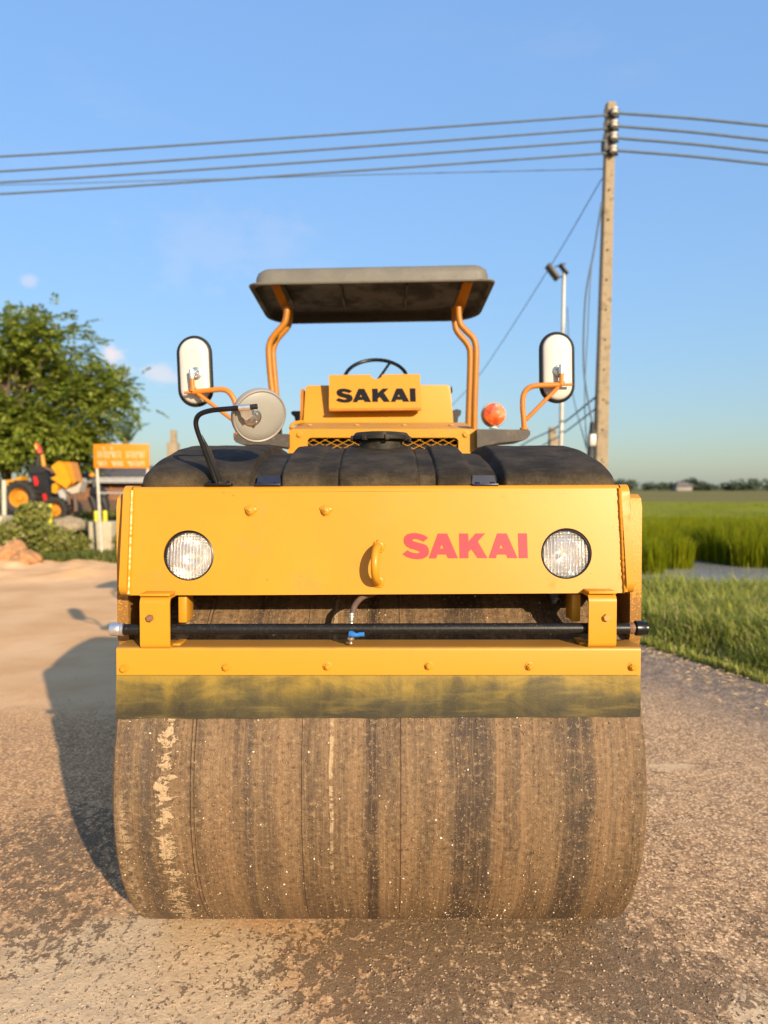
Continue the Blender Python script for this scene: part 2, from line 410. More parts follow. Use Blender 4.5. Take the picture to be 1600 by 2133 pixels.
wm = t.math('SUBTRACT', spk, t.math('MULTIPLY_ADD', aW, -.31, .66))
wmask = t.step(wm, .0, .03)
wetc = t.mix(t.step(nD, .3, .7), (.115, .073, .042), (.25, .165, .097))
col = t.mix(t.math('MULTIPLY', wmask, .88), col, wetc)
col = t.mix(t.math('MULTIPLY', t.step(grit, .56, .68), t.math('MULTIPLY_ADD', gm, .35, .20)), col, (.12, .075, .042))
col = t.mix(t.math('MULTIPLY', t.step(grit2, .60, .70), t.math('MULTIPLY_ADD', gm, .35, .15)), col, (.16, .10, .058))
col = t.mix(t.math('MULTIPLY', t.step(grit, .44, .34), t.math('MULTIPLY_ADD', gm, .30, .15)), col, (.86, .68, .46))
green = t.mix(t.step(nB, .3, .7), (.07, .085, .02), (.16, .15, .045))
col = t.mix(aN, col, green)
brn = t.mix(t.step(t.noise(t.mapping(c, (.02, .3, 1)), 1, 4), .3, .7), (.14, .125, .03), (.22, .18, .06))
col = t.mix(aB, col, brn)
t.set(p.inputs['Base Color'], col)
t.set(p.inputs['Roughness'], t.math('MULTIPLY_ADD', wmask, -.12, .93)); p.inputs['Specular IOR Level'].default_value = .08
hh = t.math('MULTIPLY_ADD', nC, .35, t.math('MULTIPLY', nD, .65))
hh = t.math('ADD', hh, t.math('MULTIPLY', t.math('SUBTRACT', 1.0, vor.outputs['Distance']), .45))
hh = t.math('ADD', hh, t.math('MULTIPLY', wmask, .18))
t.set(p.inputs['Normal'], t.bump(t.math('ADD', hh, t.math('MULTIPLY', grit, .8)), .55, .0055))
g = meshobj('ground', np.stack([X, Y, Z], -1).reshape(-1, 3), F, m, smooth=True)
tag(g, kind='structure')
e = X - x_edge(Y)
A = {}
A['gravel'] = np.clip(sst(X - .25 * Y, -.7, .5) * (1 - sst(Y, 9, 12)) + .5 * (1 - sst(Y, 2.5, 3.2)) + .62 * sst(-X, .4, .9) * (1 - sst(Y, 4.2, 5.6)) * sst(Y, 2.3, 2.8), 0, 1)
A['edge'] = sst(e, -1.6, -.5) * (1 - sst(Y, 12, 16)) * sst(Y, 2.5, 4)
A['green'] = np.maximum(sst(e, -.08, .12) * (1 - sst(Y, 200, 260) * 0), sst(-X, 3.5, 4.5) * sst(Y + .8 * (fbm(X * .9, Y * 0, 3, 8) - .5), 13.4, 13.9))
A['brown'] = sst(Y, 41, 45) * (1 - sst(Y, 330, 420))
bl = lambda cx, cy, sx, sy: np.exp(-(((X - cx) / sx) ** 2 + ((Y - cy) / sy) ** 2))
wet = 1.15 * bl(.10, 2.12, .20, .5) + .95 * bl(.75, 2.02, .34, .17) + .85 * bl(.5, 2.35, .55, .22) + .50 * bl(-.25, 2.1, .3, .3)
wet = wet + .30 * bl(-1.25, 2.7, .30, .45) + .50 * bl(-1.4, 3.0, .6, .5) + .42 * bl(-1.1, 2.3, .25, .25) + .30 * bl(-1.6, 4.1, .8, .5) + .25 * bl(-.75, 2.15, .3, .4)
wet = wet + .40 * bl(1.25, 2.35, .12, .35) + .35 * bl(1.1, 2.9, .3, .3) + .35 * bl(1.45, 2.1, .2, .2)
A['wet'] = np.clip(wet, 0, .74) * .9 + .06 * (Y < 5)
A['pale'] = np.clip(.95 * bl(-.65, 2.0, .35, .35) + .55 * bl(-1.0, 2.1, .8, .5) + .85 * bl(1.42, 3.70, .10, .07) + .85 * bl(1.57, 3.72, .07, .05) + .7 * bl(1.05, 1.95, .12, .12)
                    + .7 * bl(1.4, 3.0, .3, .12) * .6 + .35 * bl(1.35, 2.2, .45, .4), 0, 1)
A['warm'] = .42 + .50 * sst(-X, .2, 1.0)
for k, v in A.items():
    at = g.data.attributes.new(k, 'FLOAT', 'POINT'); at.data.foreach_set('value', v.ravel().astype('f'))

# loose pebbles
def pebbles(name, n, xs, ys, zs, smin, smax, m, parent=None, nrm=None, flat=.6):
    base = np.array([[1, 0, 0], [-1, 0, 0], [0, 1, 0], [0, -1, 0], [0, 0, 1], [0, 0, -1]], float)
    fc = np.array([[0, 2, 4], [2, 1, 4], [1, 3, 4], [3, 0, 4], [2, 0, 5], [1, 2, 5], [3, 1, 5], [0, 3, 5]])
    s = smin * (smax / smin) ** (RNG.random(n) ** 1.8)
    V = base[None] * (s[:, None, None]) * RNG.uniform(.55, 1.15, (n, 6, 1)) + RNG.normal(0, .12, (n, 6, 3)) * s[:, None, None]
    if nrm is None: V[:, :, 2] *= flat
    V[:, :, 0] += xs[:, None]; V[:, :, 1] += ys[:, None]; V[:, :, 2] += zs[:, None]
    Fs = (fc[None] + 6 * np.arange(n)[:, None, None]).reshape(-1, 3)
    return meshobj(name, V.reshape(-1, 3), Fs, m, parent)
def stonemat(name, a, b, c2, rough=.85):
    m = bpy.data.materials.new(name); m.use_nodes = True
    t = NT(m.node_tree); p = t.n['Principled BSDF']; rnd = t.add('ShaderNodeNewGeometry').outputs['Random Per Island']
    col = t.mix(t.step(rnd, .0, .8), a, b); col = t.mix(t.step(rnd, .93, 1.0), col, c2)
    t.set(p.inputs['Base Color'], col); p.inputs['Roughness'].default_value = rough; return m
M['stone'] = stonemat('loose_stone', (.14, .09, .055), (.40, .28, .18), (.60, .48, .35))
n = 90000
yy = 1.6 * (7.5 / 1.6) ** (RNG.random(n) ** 1.15); xx = RNG.uniform(-.85, .85, n) * (yy + .3)
gw = np.clip(sst(xx - .25 * yy, -.9, .5) * sst(yy, 1.8, 3.2) + .28 * (1 - sst(yy, 2.4, 3.4)) + .12 + .35 * (xx < -.5) * (yy < 5), 0, 1)
k = (RNG.random(n) < gw) & (xx < x_edge(yy) + .1); xx, yy = xx[k], yy[k]
tag(pebbles('gravel', len(xx), xx, yy, gh(xx, yy) + .0008, .0013, .0062, 'stone'), 'loose small stones scattered over the gravel road', kind='stuff')

# ------------------------------------------------------------------ water
m = bpy.data.materials.new('paddy_water'); m.use_nodes = True
t = NT(m.node_tree); p = t.n['Principled BSDF']; c = t.coord('Object')
t.set(p.inputs['Base Color'], (.30, .29, .27)); p.inputs['Roughness'].default_value = .10; p.inputs['Specular IOR Level'].default_value = .9
t.set(p.inputs['Normal'], t.bump(t.noise(t.mapping(c, (1, 2.5, 1)), 5, 3), .6, .05))
bm = NB(); bmesh.ops.create_grid(bm, x_segments=8, y_segments=8, size=1)
for v in bm.verts: v.co = Vector((30 + v.co.x * 33, 28 + v.co.y * 18.5, -.22))
wo = obj('water', bm, m); tag(wo, kind='structure')

# ------------------------------------------------------------------ blades
def blades(name, x, y, z, h, wd, bend, m, parent=None, tipdrop=.3):
    n = len(x); a = RNG.uniform(0, 2 * math.pi, n); dx, dy = np.cos(a), np.sin(a)
    fa = a + math.pi / 2 + RNG.normal(0, .4, n); sx, sy = np.cos(fa) * wd / 2, np.sin(fa) * wd / 2
    V = np.zeros((n, 5, 3))
    V[:, 0] = np.stack([x - sx, y - sy, z - .02], -1); V[:, 1] = np.stack([x + sx, y + sy, z - .02], -1)
    mx, my, mz = x + dx * bend * h * .35, y + dy * bend * h * .35, z + h * .62
    V[:, 2] = np.stack([mx + sx * .8, my + sy * .8, mz], -1); V[:, 3] = np.stack([mx - sx * .8, my - sy * .8, mz], -1)
    V[:, 4] = np.stack([x + dx * bend * h, y + dy * bend * h, z + h * (1 - tipdrop * bend)], -1)
    b = 5 * np.arange(n)[:, None]
    T = np.concatenate([b + np.array([0, 1, 2]), b + np.array([0, 2, 3]), b + np.array([3, 2, 4])])
    return meshobj(name, V.reshape(-1, 3), T, m, parent)
n = 110000
yy = 4.6 * (10.9 / 4.6) ** RNG.random(n); xx = x_edge(yy) - .05 + np.abs(RNG.normal(0, 1, n)) * 0 + RNG.random(n) ** 1.2 * (1.5 + yy * .55)
cl_ = fbm(xx * 2.3, yy * 2.3, 3, 21)
k = (RNG.random(n) < .25 + 1.3 * (cl_ - .25)) & (gh(xx, yy) > -.27); xx, yy, cl_ = xx[k], yy[k], cl_[k]
dd = np.clip((xx - x_edge(yy)) / .5, .25, 1)
tag(blades('verge_grass', xx, yy, gh(xx, yy), (.08 + .26 * RNG.random(len(xx)) * (.5 + cl_)) * dd * (.75 + .06 * np.minimum(yy, 8) - .17 * np.maximum(yy - 8.5, 0)), .007 + .0006 * yy, RNG.uniform(.2, 1.0, len(xx)), 'grass'),
    'ragged yellow green grass on the verge between gravel and water', kind='stuff')
n = 900; yy = RNG.uniform(3.2, 7.0, n); xx = x_edge(yy) + RNG.normal(-.05, .25, n)
M['straw'] = mat('dry_straw', (.40, .29, .15), .8)
a = RNG.uniform(0, 6.28, n); L = RNG.uniform(.02, .07, n); zz = gh(xx, yy) + .006
V = np.stack([np.stack([xx, yy, zz], -1), np.stack([xx + np.cos(a) * L, yy + np.sin(a) * L, zz + .01], -1), np.stack([xx + np.cos(a) * L * .5 + .003, yy + np.sin(a) * L * .5 + .004, zz + .012], -1)], 1)
tag(meshobj('dry_straw', V.reshape(-1, 3), np.arange(3 * n).reshape(-1, 3), 'straw'), 'dry straw lying along the edge of the gravel', kind='stuff')
# rice
n = 150000
yy = 13.2 * (42 / 13.2) ** (RNG.random(n) ** 1.35); xx = -1.0 + RNG.random(n) * (yy * .72 + 1)
front = 13.9 + .9 * (fbm(xx * .9, xx * 0, 3, 31) - .5) + 1.0 * sst(xx, 5.2, 5.8) + 2.6 * np.exp(-((xx - 7.05) / .33) ** 2)
k = yy > front; xx, yy, front = xx[k], yy[k], front[k]
edge_f = np.clip((yy - front) / 1.2, 0, 1)
hgt = (.72 + .30 * edge_f + .10 * RNG.random(len(xx))) * (.9 + .25 * (fbm(xx * 1.5, yy * 1.5, 2, 33) - .3))
tag(blades('rice', xx, yy, np.full(len(xx), -.3), hgt, .014 + .0013 * (yy - 13), RNG.uniform(.08, .45, len(xx)), 'rice', tipdrop=.35),
    'tall green rice standing in the flooded field', kind='stuff')
m = leafmat('rice_understorey', (.07, .09, .003), (.22, .22, .005), (.27, .26, .01), .0, .9)
gx, gy = np.meshgrid(np.linspace(-2, 34, 90), np.geomspace(15.8, 43, 60))
gz = .22 + .34 * sst(gy, 17, 23) + .12 * fbm(gx * 1.4, gy * 1.4, 3, 40); q = np.exp(-((gx - 7.15) / .5) ** 2) * (1 - sst(gy, 17.0, 18.0)); gz = gz - q * .9; gz[0] = -.35
ii = np.arange(gx.size).reshape(gx.shape)
o = meshobj('rice_mass', np.stack([gx, gy, gz], -1).reshape(-1, 3), np.stack([ii[:-1, :-1], ii[:-1, 1:], ii[1:, 1:], ii[1:, :-1]], -1).reshape(-1, 4), m, smooth=True)
tag(o, 'dense lower leaves of the green rice field', kind='stuff')

# ------------------------------------------------------------------ far treeline and house
Vs = []
def leafcloud(cx, cy, cz, rx, ry, rz, n, s, up=.3):
    d = RNG.normal(0, 1, (n, 3)); d /= np.linalg.norm(d, axis=1)[:, None]; rr = RNG.random(n) ** .4
    c = np.array([cx, cy, cz]) + d * rr[:, None] * np.array([rx, ry, rz])
    a = RNG.normal(0, 1, (n, 3)); a /= np.linalg.norm(a, axis=1)[:, None]
    b = np.cross(a, RNG.normal(0, 1, (n, 3))); b /= np.linalg.norm(b, axis=1)[:, None]
    sz = (s * RNG.uniform(.6, 1.3, n))[:, None]
    return np.stack([c - a * sz, c + b * sz * .5, c + a * sz, c - b * sz * .5], 1)
for i in range(420):
    x = RNG.uniform(-520, 560); yv = RNG.uniform(430, 480)
    hfac = .55 + 1.1 * float(fbm(np.array([x * .03]), np.array([1.0]), 3, 50)[0]) ** 1.5
    h = RNG.uniform(2.4, 4.4) * hfac
    Vs.append(leafcloud(x, yv, h * .75, RNG.uniform(3, 7), 3, h * .75, 85, 1.1))
for (px, h) in ((1438, 7.4), (1425, 6.2), (1455, 6.0), (1540, 4.6), (1562, 4.4), (1380, 4.6)):
    Vs.append(leafcloud((px - 800) / 1500 * 440, 440, h * .6, 5, 4, h * .45, 160, 1.1))
V = np.concatenate(Vs)
tag(meshobj('far_treeline', V.reshape(-1, 3), np.arange(V.shape[0] * 4).reshape(-1, 4), 'fartree'), 'dark line of trees along the horizon', kind='stuff')
hs = thing('house', 'tiny pale house with a gable roof in the far treeline', 'house', ((1421 - 800) / 1500 * 415, 415, 0))
cx = (1421 - 800) / 1500 * 415
bm = NB(); box(bm, (cx - 4.4, 412, 0), (cx + 4.4, 418, 2.6), .05); obj('wall', bm, 'housewall', hs)
bm = NB()
prism(bm, [[Vector((cx - 5.2, 411, 2.55)), Vector((cx + 5.2, 411, 2.55)), Vector((cx + 2.2, 414.5, 5.0)), Vector((cx - 2.6, 414.5, 5.0))]], (0, .1, -.1))
prism(bm, [[Vector((cx - 5.2, 419, 2.55)), Vector((cx + 5.2, 419, 2.55)), Vector((cx + 2.2, 414.6, 5.02)), Vector((cx - 2.6, 414.6, 5.02))]], (0, -.1, -.1))
obj('roof', bm, 'houseroof', hs)

# ------------------------------------------------------------------ utility pole, wires
PY = 12.0
pb, ptp = P(1243, 1190, PY), P(1272, 216, PY)
pb.z = -.3
ug = thing('utility_pole', 'tall leaning square concrete pole carrying four wires, right of the roller', 'utility pole', (pb.x, pb.y, -.3))
bm = NB()
ax = (ptp - pb)
def polept(t, sx, sy): 
    wv = .115 * (1 - t) + .072 * t
    return pb + ax * t + Vector((sx * wv, sy * wv, 0))
rings = []
for i in range(13):
    t_ = i / 12; rings.append([bm.verts.new(polept(t_, sx, sy)) for sx, sy in ((-1, -.8), (-.8, -1), (.8, -1), (1, -.8), (1, .8), (.8, 1), (-.8, 1), (-1, .8))])
for A_, B_ in zip(rings, rings[1:]):
    for k in range(8): bm.faces.new((A_[k], A_[(k + 1) % 8], B_[(k + 1) % 8], B_[k]))
bm.faces.new(rings[0][::-1]); bm.faces.new(rings[-1])
obj('shaft', bm, 'concrete', ug)
for py_ in (238, 265, 290, 317):
    c = P(1270 + (py_ - 265) * -.03, py_, PY); bm = NB()
    lathe(bm, c + Vector((.02, -.17, -.03)), (0, 0, 1), [(.018, -.05), (.05, -.045), (.055, -.02), (.035, 0), (.055, .02), (.05, .045), (.018, .05)], 14)
    o = obj('insulator', bm, 'porcelain', ug)
    bm = NB(); box(bm, c + Vector((-.13, -.10, -.10)), c + Vector((.12, -.085, .035)), .004)
    tube(bm, [c + Vector((.02, -.09, .04)), c + Vector((.02, -.17, .04)), c + Vector((.02, -.17, -.12)), c + Vector((.02, -.09, -.12))], .012, 6)
    obj('bracket', bm, 'lampgrey', ug)
bm = NB(); c = P(1258, 308, PY); box(bm, c + Vector((-.05, -.12, -.10)), c + Vector((.03, 0, .11)), .01); obj('junction_box', bm, 'tblack', ug)
for py_ in range(400, 960, 62):
    c = P(1271 - (py_ - 216) * .029, py_, PY); bm = NB(); tube(bm, [c + Vector((0, -.112, 0)), c + Vector((0, -.06, 0))], .013, 8)
    obj('bolt_hole', bm, 'dark', ug)
bm = NB(); c = P(1229, 918, PY); box(bm, c + Vector((-.06, -.2, -.10)), c + Vector((.05, -.06, .10)), .02); obj('meter_box', bm, 'galv', ug)
bm = NB(); tube(bm, smooth_path([P(1235, 880, PY - .14), P(1230, 925, PY - .14), P(1227, 985, PY - .14), P(1232, 1010, PY - .14)]), .045, 10); obj('cable_bundle', bm, 'tblack', ug)

def wire(pts, r, label, group='power lines strung from the utility pole', name='power_line', m='wire'):
    bm = NB(); tube(bm, smooth_path(pts, 8), r, 8)
    return tag(obj(name, bm, m), label, 'power line' if name == 'power_line' else 'cable', group)
names = ['topmost', 'second', 'third', 'lowest']
for i, (yl, ym, yr, y2) in enumerate(((326, 240, 235, 262), (357, 268, 262, 292), (380, 293, 287, 317), (404, 319, 313, 342))):
    # left span comes back towards the camera's plane: its far end hangs at 12.5 m left of frame
    z_ = P(-4200, yl + 60, PY - 1.0); a = P(-420, yl + 14, PY - .3); b = P(0, yl, PY - .2); c = P(640, (yl * .485 + ym * .515) + 2.5, PY - .17); d = P(1262, ym, PY - .16)
    wire([z_, P(-2200, yl + 62, PY - .6), a, b, c, d], .018, f'{names[i]} of the four heavy wires running left from the concrete pole')
    wire([P(1278, yr, PY - .16), P(1440, yr * .5 + y2 * .5 - 2, PY - .2), P(1600, y2, PY - .25), P(1900, y2 + 30, PY - .3), P(4600, y2 + 150, PY - 1.5)], .022,
         f'{names[i]} of the four heavy wires running right from the concrete pole')
wire([P(-2600, 440, PY + 8), P(-300, 392, PY + 3), P(300, 377, PY + 2), P(800, 363, PY + 1), P(1256, 352, PY + .1)], .008, 'faint thin wire below the four heavy ones, running left from the pole')
wire([P(1254, 372, PY), P(1140, 565, PY + 3), P(1000, 780, PY + 7), P(900, 905, PY + 10), P(850, 1095, PY + 13)], .008, 'faint thin cable slanting down left from high on the concrete pole', 'cables drooping from the utility pole', 'cable')
wire([P(1254, 420, PY - .1), P(1238, 520, PY - .1), P(1220, 620, PY - .1), P(1216, 760, PY - .1), P(1228, 850, PY - .1), P(1240, 905, PY - .1)], .016, 'thick slack cable bowing left of the concrete pole', 'cables drooping from the utility pole', 'cable')
wire([P(1253, 440, PY), P(1232, 560, PY), P(1224, 700, PY), P(1218, 820, PY), P(1222, 930, PY)], .009, 'thin slack cable between the thick one and the pole', 'cables drooping from the utility pole', 'cable')
wire([P(1182, 640, PY + 2), P(1190, 800, PY + 1.5), P(1222, 935, PY + .2)], .010, 'thin cable from the floodlight mast to the foot of the concrete pole', 'cables drooping from the utility pole', 'cable')
wire([P(1240, 828, PY), P(1160, 890, PY + 4), P(1060, 950, PY + 9), P(930, 1095, PY + 14)], .016, 'upper of two dark cables slanting down left low on the pole', 'cables drooping from the utility pole', 'cable')
wire([P(1240, 852, PY), P(1170, 905, PY + 4), P(1090, 960, PY + 9), P(960, 1095, PY + 14)], .014, 'lower of two dark cables slanting down left low on the pole', 'cables drooping from the utility pole', 'cable')

# floodlight mast
FY = 14.0
a, b = P(1163, 1010, FY), P(1175, 568, FY)
a.z = -.35
fm = thing('floodlight_mast', 'thin steel mast with a tilted floodlight, left of the concrete pole', 'street light', tuple(a))
bm = NB(); tube(bm, [a, (a + b) / 2 + Vector((.01, 0, 0)), b], .04, 10, rs=[.055, .045, .034]); obj('mast', bm, 'galv', fm)
for py_ in (552, 577):
    bm = NB(); tube(bm, [P(1156, py_ + 4, FY), P(1178, py_ - 3, FY)], .014, 6); obj('lamp_arm', bm, 'lampgrey', fm)
def slab(c, ln, wd, th, ang, m, name, parent):
    bm = NB(); q = Matrix.Rotation(R(ang), 3, 'Y')
    box(bm, c + Vector((-ln / 2, -wd / 2, -th / 2)), c + Vector((ln / 2, wd / 2, th / 2)), .01, rot=q, piv=c); return obj(name, bm, m, parent)
slab(P(1151, 567, FY), .34, .24, .07, 52, 'lampgrey', 'lamp_head', fm)
slab(P(1174, 561, FY), .24, .16, .045, 52, 'tblack', 'driver_box', fm)

def stub(px, ytop, ystep, w1, w2, Yd, label, name='concrete_post'):
    o = thing(name, label, 'concrete post', (P(px, 1000, Yd).x, Yd, -.35 if px > 800 else 0), 'concrete posts')
    bm = NB(); a = P(px, ystep, Yd); z0 = -.35
    box(bm, (a.x - w1, Yd - w1, z0), (a.x + w1, Yd + w1, a.z), .02); obj('footing', bm, 'concrete', o)
    b = P(px, ytop, Yd); bm = NB(); sx = -w1 + w2 if px > 800 else w1 * .1
    box(bm, (a.x + sx - w2, Yd - w2, a.z - .05), (a.x + sx + w2, Yd + w2, b.z), .015); obj('stem', bm, 'concrete', o)
stub(1155, 890, 915, .15, .09, 20, 'stepped concrete post behind the black tank, right of the mirror bracket')
stub(361, 896, 922, .14, .075, 20, 'stepped concrete post behind the black tank at its left end')

# ------------------------------------------------------------------ left background
def tree_mesh(cx, cy, cz, rx, ry, rz, nfr, flen, lw, nleaf=9):
    """fronds: arching rachis with paired leaflets, spread through lobed clumps"""
    out = []; 
    nclump = 60; cc = []
    for i in range(nclump):
        d = RNG.normal(0, 1, 3); d /= np.linalg.norm(d); r = RNG.random() ** .42 * 1.0
        cc.append(np.array([cx, cy, cz]) + d * r * np.array([rx, ry, rz]))
    cc = np.array(cc); sz = RNG.uniform(.45, .85, nclump)
    for i in range(nfr):
        q = RNG.integers(nclump); base = cc[q] + RNG.normal(0, .28, 3) * sz[q]
        dr = base - np.array([cx, cy, cz - rz * .5]); dr /= np.linalg.norm(dr) + 1e-6
        dr = dr + RNG.normal(0, .55, 3); dr /= np.linalg.norm(dr)
        side = np.cross(dr, [0, 0, 1]); side /= np.linalg.norm(side) + 1e-6
        L = flen * RNG.uniform(.6, 1.2)
        for j in range(nleaf):
            tt = (j + .5) / nleaf; c = base + dr * L * tt + np.array([0, 0, -.30 * L * tt * tt])
            for sg in (-1, 1):
                tip = c + side * sg * lw * 2.6 * (1 - .5 * tt) + dr * lw * 1.3 + np.array([0, 0, -lw * .7])
                md = (c + tip) / 2; pw = np.cross(tip - c, [RNG.normal(), RNG.normal(), 1.2]); pw = pw / (np.linalg.norm(pw) + 1e-6) * lw * .5
                out.append([c, md + pw, tip, md - pw])
    return np.array(out), cc
TY = 20.6; KT = TY / 16.8; TX = P(10, 1000, TY).x
gz0 = float(gh(TX, TY))
tr = thing('tree', 'broad green feathery-leaved tree rising behind the tractor at the left edge', 'tree', (TX, TY, gz0))
xz = lambda px, py_: (P(px, py_, TY).x, P(px, py_, TY).z)
Vt, cc = [], []
for px, py_, rx_, rz_, nf in ((55, 808, 172, 142, 1900), (15, 715, 100, 65, 340), (205, 810, 55, 55, 300), (25, 900, 90, 60, 350), (60, 930, 120, 40, 800), (140, 900, 60, 28, 170), (100, 700, 75, 48, 190)):
    cx_, cz_ = xz(px, py_); k_ = TY / 1500
    v_, c_ = tree_mesh(cx_, TY + .3, cz_, rx_ * k_, 1.9, rz_ * k_, nf, .46, .062, 8); Vt.append(v_); cc.append(c_[:7])
V = np.concatenate(Vt); cc = np.concatenate(cc)
pyc = 1017 - (V[:, :, 2].min(1) - CAMH) / TY * 1500; pxc = 800 + V[:, :, 0].mean(1) / TY * 1500
V = V[(pyc < 988) | (pxc < 6)]
meshobj('crown', V.reshape(-1, 3), np.arange(len(V) * 4).reshape(-1, 4), 'leaf', tr)
bm = NB(); tube(bm, smooth_path([(TX, TY, gz0 - .2), (TX + .06, TY, 2.2), (TX - .05, TY, 3.4), (TX + .1, TY, 5.0)]), .13, 10, rs=None, wob=.05)
obj('trunk', bm, 'bark', tr)
for q in cc:
    bm = NB(); s0 = Vector((TX + random.uniform(-.03, .08), TY, random.uniform(2.0, 4.4))); e0 = Vector(q.tolist())
    tube(bm, smooth_path([s0, s0.lerp(e0, .5) + Vector((0, 0, .25)), e0], 4), .03, 6, rs=[.05, .045, .04, .035, .03, .025, .02, .015, .01])
    obj('branch', bm, 'bark', tr)

# palm
px_, py2 = P(262, 930, 30).x, 30.0
pl = thing('palm_tree', 'small palm behind the orange sign board, only its fronds showing', 'palm tree', (px_, py2, .7))
bm = NB(); tube(bm, [(px_, py2, .6), (px_ + .05, py2, 2.0), (px_, py2, 3.4)], .14, 10); obj('trunk', bm, 'bark', pl)
for i in range(17):
    a = i * 2.4; el = R(random.uniform(38, 88)); L = random.uniform(1.5, 2.1); out = []
    d = np.array([math.cos(a) * math.cos(el), math.sin(a) * math.cos(el), math.sin(el)]); s_ = np.cross(d, [0, 0, 1.]); s_ /= np.linalg.norm(s_)
    for j in range(14):
        t_ = j / 14; c = np.array([px_, py2, 3.35]) + d * L * t_ + np.array([d[0] * .5, d[1] * .5, -.55]) * t_ * t_ * L * .6
        for sg in (-1, 1):
            tip = c + s_ * sg * .30 * (1 - .55 * t_) + d * .22 + np.array([0, 0, -.05]); md = (c + tip) / 2; w_ = d * .03
            out.append([c, md + w_, tip, md - w_])
    out = np.array(out); meshobj('frond', out.reshape(-1, 3), np.arange(len(out) * 4).reshape(-1, 4), 'leafdark', pl)

# bush and bank growth
def leafthing(name, blobs, n, s, m, label, cat, kind=None, stem=True):
    Vs = [leafcloud(*b, int(n), s) for b in blobs]; V = np.concatenate(Vs)
    if kind:
        return tag(meshobj(name, V.reshape(-1, 3), np.arange(len(V) * 4).reshape(-1, 4), m), label, kind=kind)
    b0 = blobs[0]; z0 = float(gh(b0[0], b0[1]))
    o = thing(name, label, cat, (b0[0], b0[1], z0))
    meshobj('foliage', V.reshape(-1, 3), np.arange(len(V) * 4).reshape(-1, 4), m, o)
    bm = NB()
    for i in range(7): tube(bm, [(b0[0] + .05 * i - .15, b0[1], z0 - .05), (b0[0] + random.uniform(-.5, .5), b0[1], z0 + .6)], .012, 5)
    obj('stem', bm, 'bark', o); return o
bx = lambda px, Yd: (px - 800) / 1500 * Yd
leafthing('bush', [(bx(62, 14.6), 14.6, .50, .60, .5, .42), (bx(95, 14.7), 14.7, .36, .40, .4, .34), (bx(25, 14.6), 14.6, .44, .5, .4, .42), (bx(70, 14.8), 14.8, .95, .35, .3, .25)],
          900, .055, 'bushleaf', 'rounded yellow green bush beside the concrete rubble at far left', 'bush')
blobs = [(bx(px, Yd), Yd, z, rx, .35, rz) for px, Yd, z, rx, rz in ((130, 15, .32, .5, .3), (160, 15.2, .26, .35, .24), (200, 15.1, .04, .3, .08), (250, 15.9, .28, .5, .22), (290, 15.5, .3, .6, .28), (350, 15.6, .3, .7, .3), (110, 16, .42, .4, .25), (-20, 15, .4, .7, .4), (-90, 15, .5, .7, .45))]
leafthing('bank_weeds', blobs, 420, .045, 'bushleaf', 'brownish weeds covering the low bank at left', None, kind='stuff')
n = 26000; xx = RNG.uniform(-11, -4.0, n); yy = RNG.uniform(13.3, 16.6, n) + .6 * (fbm(xx * 1.2, xx * 0, 3, 61) - .5)
k = (yy > 13.45) & (RNG.random(n) < .3 + fbm(xx * 1.5, yy * 1.5, 3, 62)); xx, yy = xx[k], yy[k]
tag(blades('bank_grass', xx, yy, gh(xx, yy), .07 + .18 * RNG.random(len(xx)), .018, RNG.uniform(.2, .9, len(xx)), 'greengrass'), 'short green grass at the edge of the red earth, left', kind='stuff')
n = 16000; xx = RNG.uniform(-16, -4.0, n); yy = RNG.uniform(17.4, 30, n)
tag(blades('yard_grass', xx, yy, gh(xx, yy), .05 + .12 * RNG.random(n), .03, RNG.uniform(.2, .9, n), 'greengrass'), 'grass of the raised yard behind the bank', kind='stuff')
# boulder / mound
def rock(name, c, r, m, label, cat, group=None, seed=0):
    bm = NB(); bmesh.ops.create_icosphere(bm, subdivisions=4, radius=1)
    for v in bm.verts:
        p_ = v.co.copy(); f = .60 + .80 * float(fbm(np.array([p_.x * 1.8 + p_.z + seed]), np.array([p_.y * 1.8 + 5 + p_.z * .9]), 5, seed)[0])
        v.co = Vector((p_.x * r[0] * f, p_.y * r[1] * f, max(p_.z, -.3) * r[2] * f)) + Vector(c)
    return tag(obj(name, bm, m), label, cat, group)
rock('boulder', (bx(22, 13.3), 13.3, .22), (.25, .3, .27), 'boulder', 'rounded pinkish earth boulder, the taller of two at the left edge', 'boulder', 'earth boulders', 3)
rock('boulder', (bx(52, 13.1), 13.1, .14), (.27, .25, .18), 'boulder', 'lower flatter lump of pinkish earth right of the taller boulder', 'boulder', 'earth boulders', 8)
# concrete lumps on the bank
rock('rubble', (bx(140, 16.6), 16.6, .55), (.42, .4, .24), 'concrete', 'broken brownish concrete lump on the bank beside the bush', 'rubble', None, 12)
bm = NB(); gy_ = 15.7; x0, x1 = bx(191, gy_), bx(238, gy_)
box(bm, (x0, gy_ - .2, .02), (x1, gy_ + .2, P(200, 1086, gy_).z), .03, 3)
tag(obj('concrete_block', bm, 'concrete_pale'), 'pale upright concrete block behind the left leg of the sign', 'concrete block')
bm = NB(); box(bm, (bx(-60, 15.6), 15.4, .2), (bx(14, 15.6), 15.9, P(0, 1074, 15.6).z), .03)
tag(obj('concrete_slab', bm, 'concrete_pale'), 'pale concrete slab cut by the left picture edge behind the bush', 'concrete block')
bm = NB(); a = P(9, 1076, 16.2); tube(bm, [(a.x, 16.2, .4), P(8, 1000, 16.2)], .05, 10)
tag(obj('pipe_post', bm, 'pipe'), 'short pale pipe post at the left edge in front of the wheel', 'post')
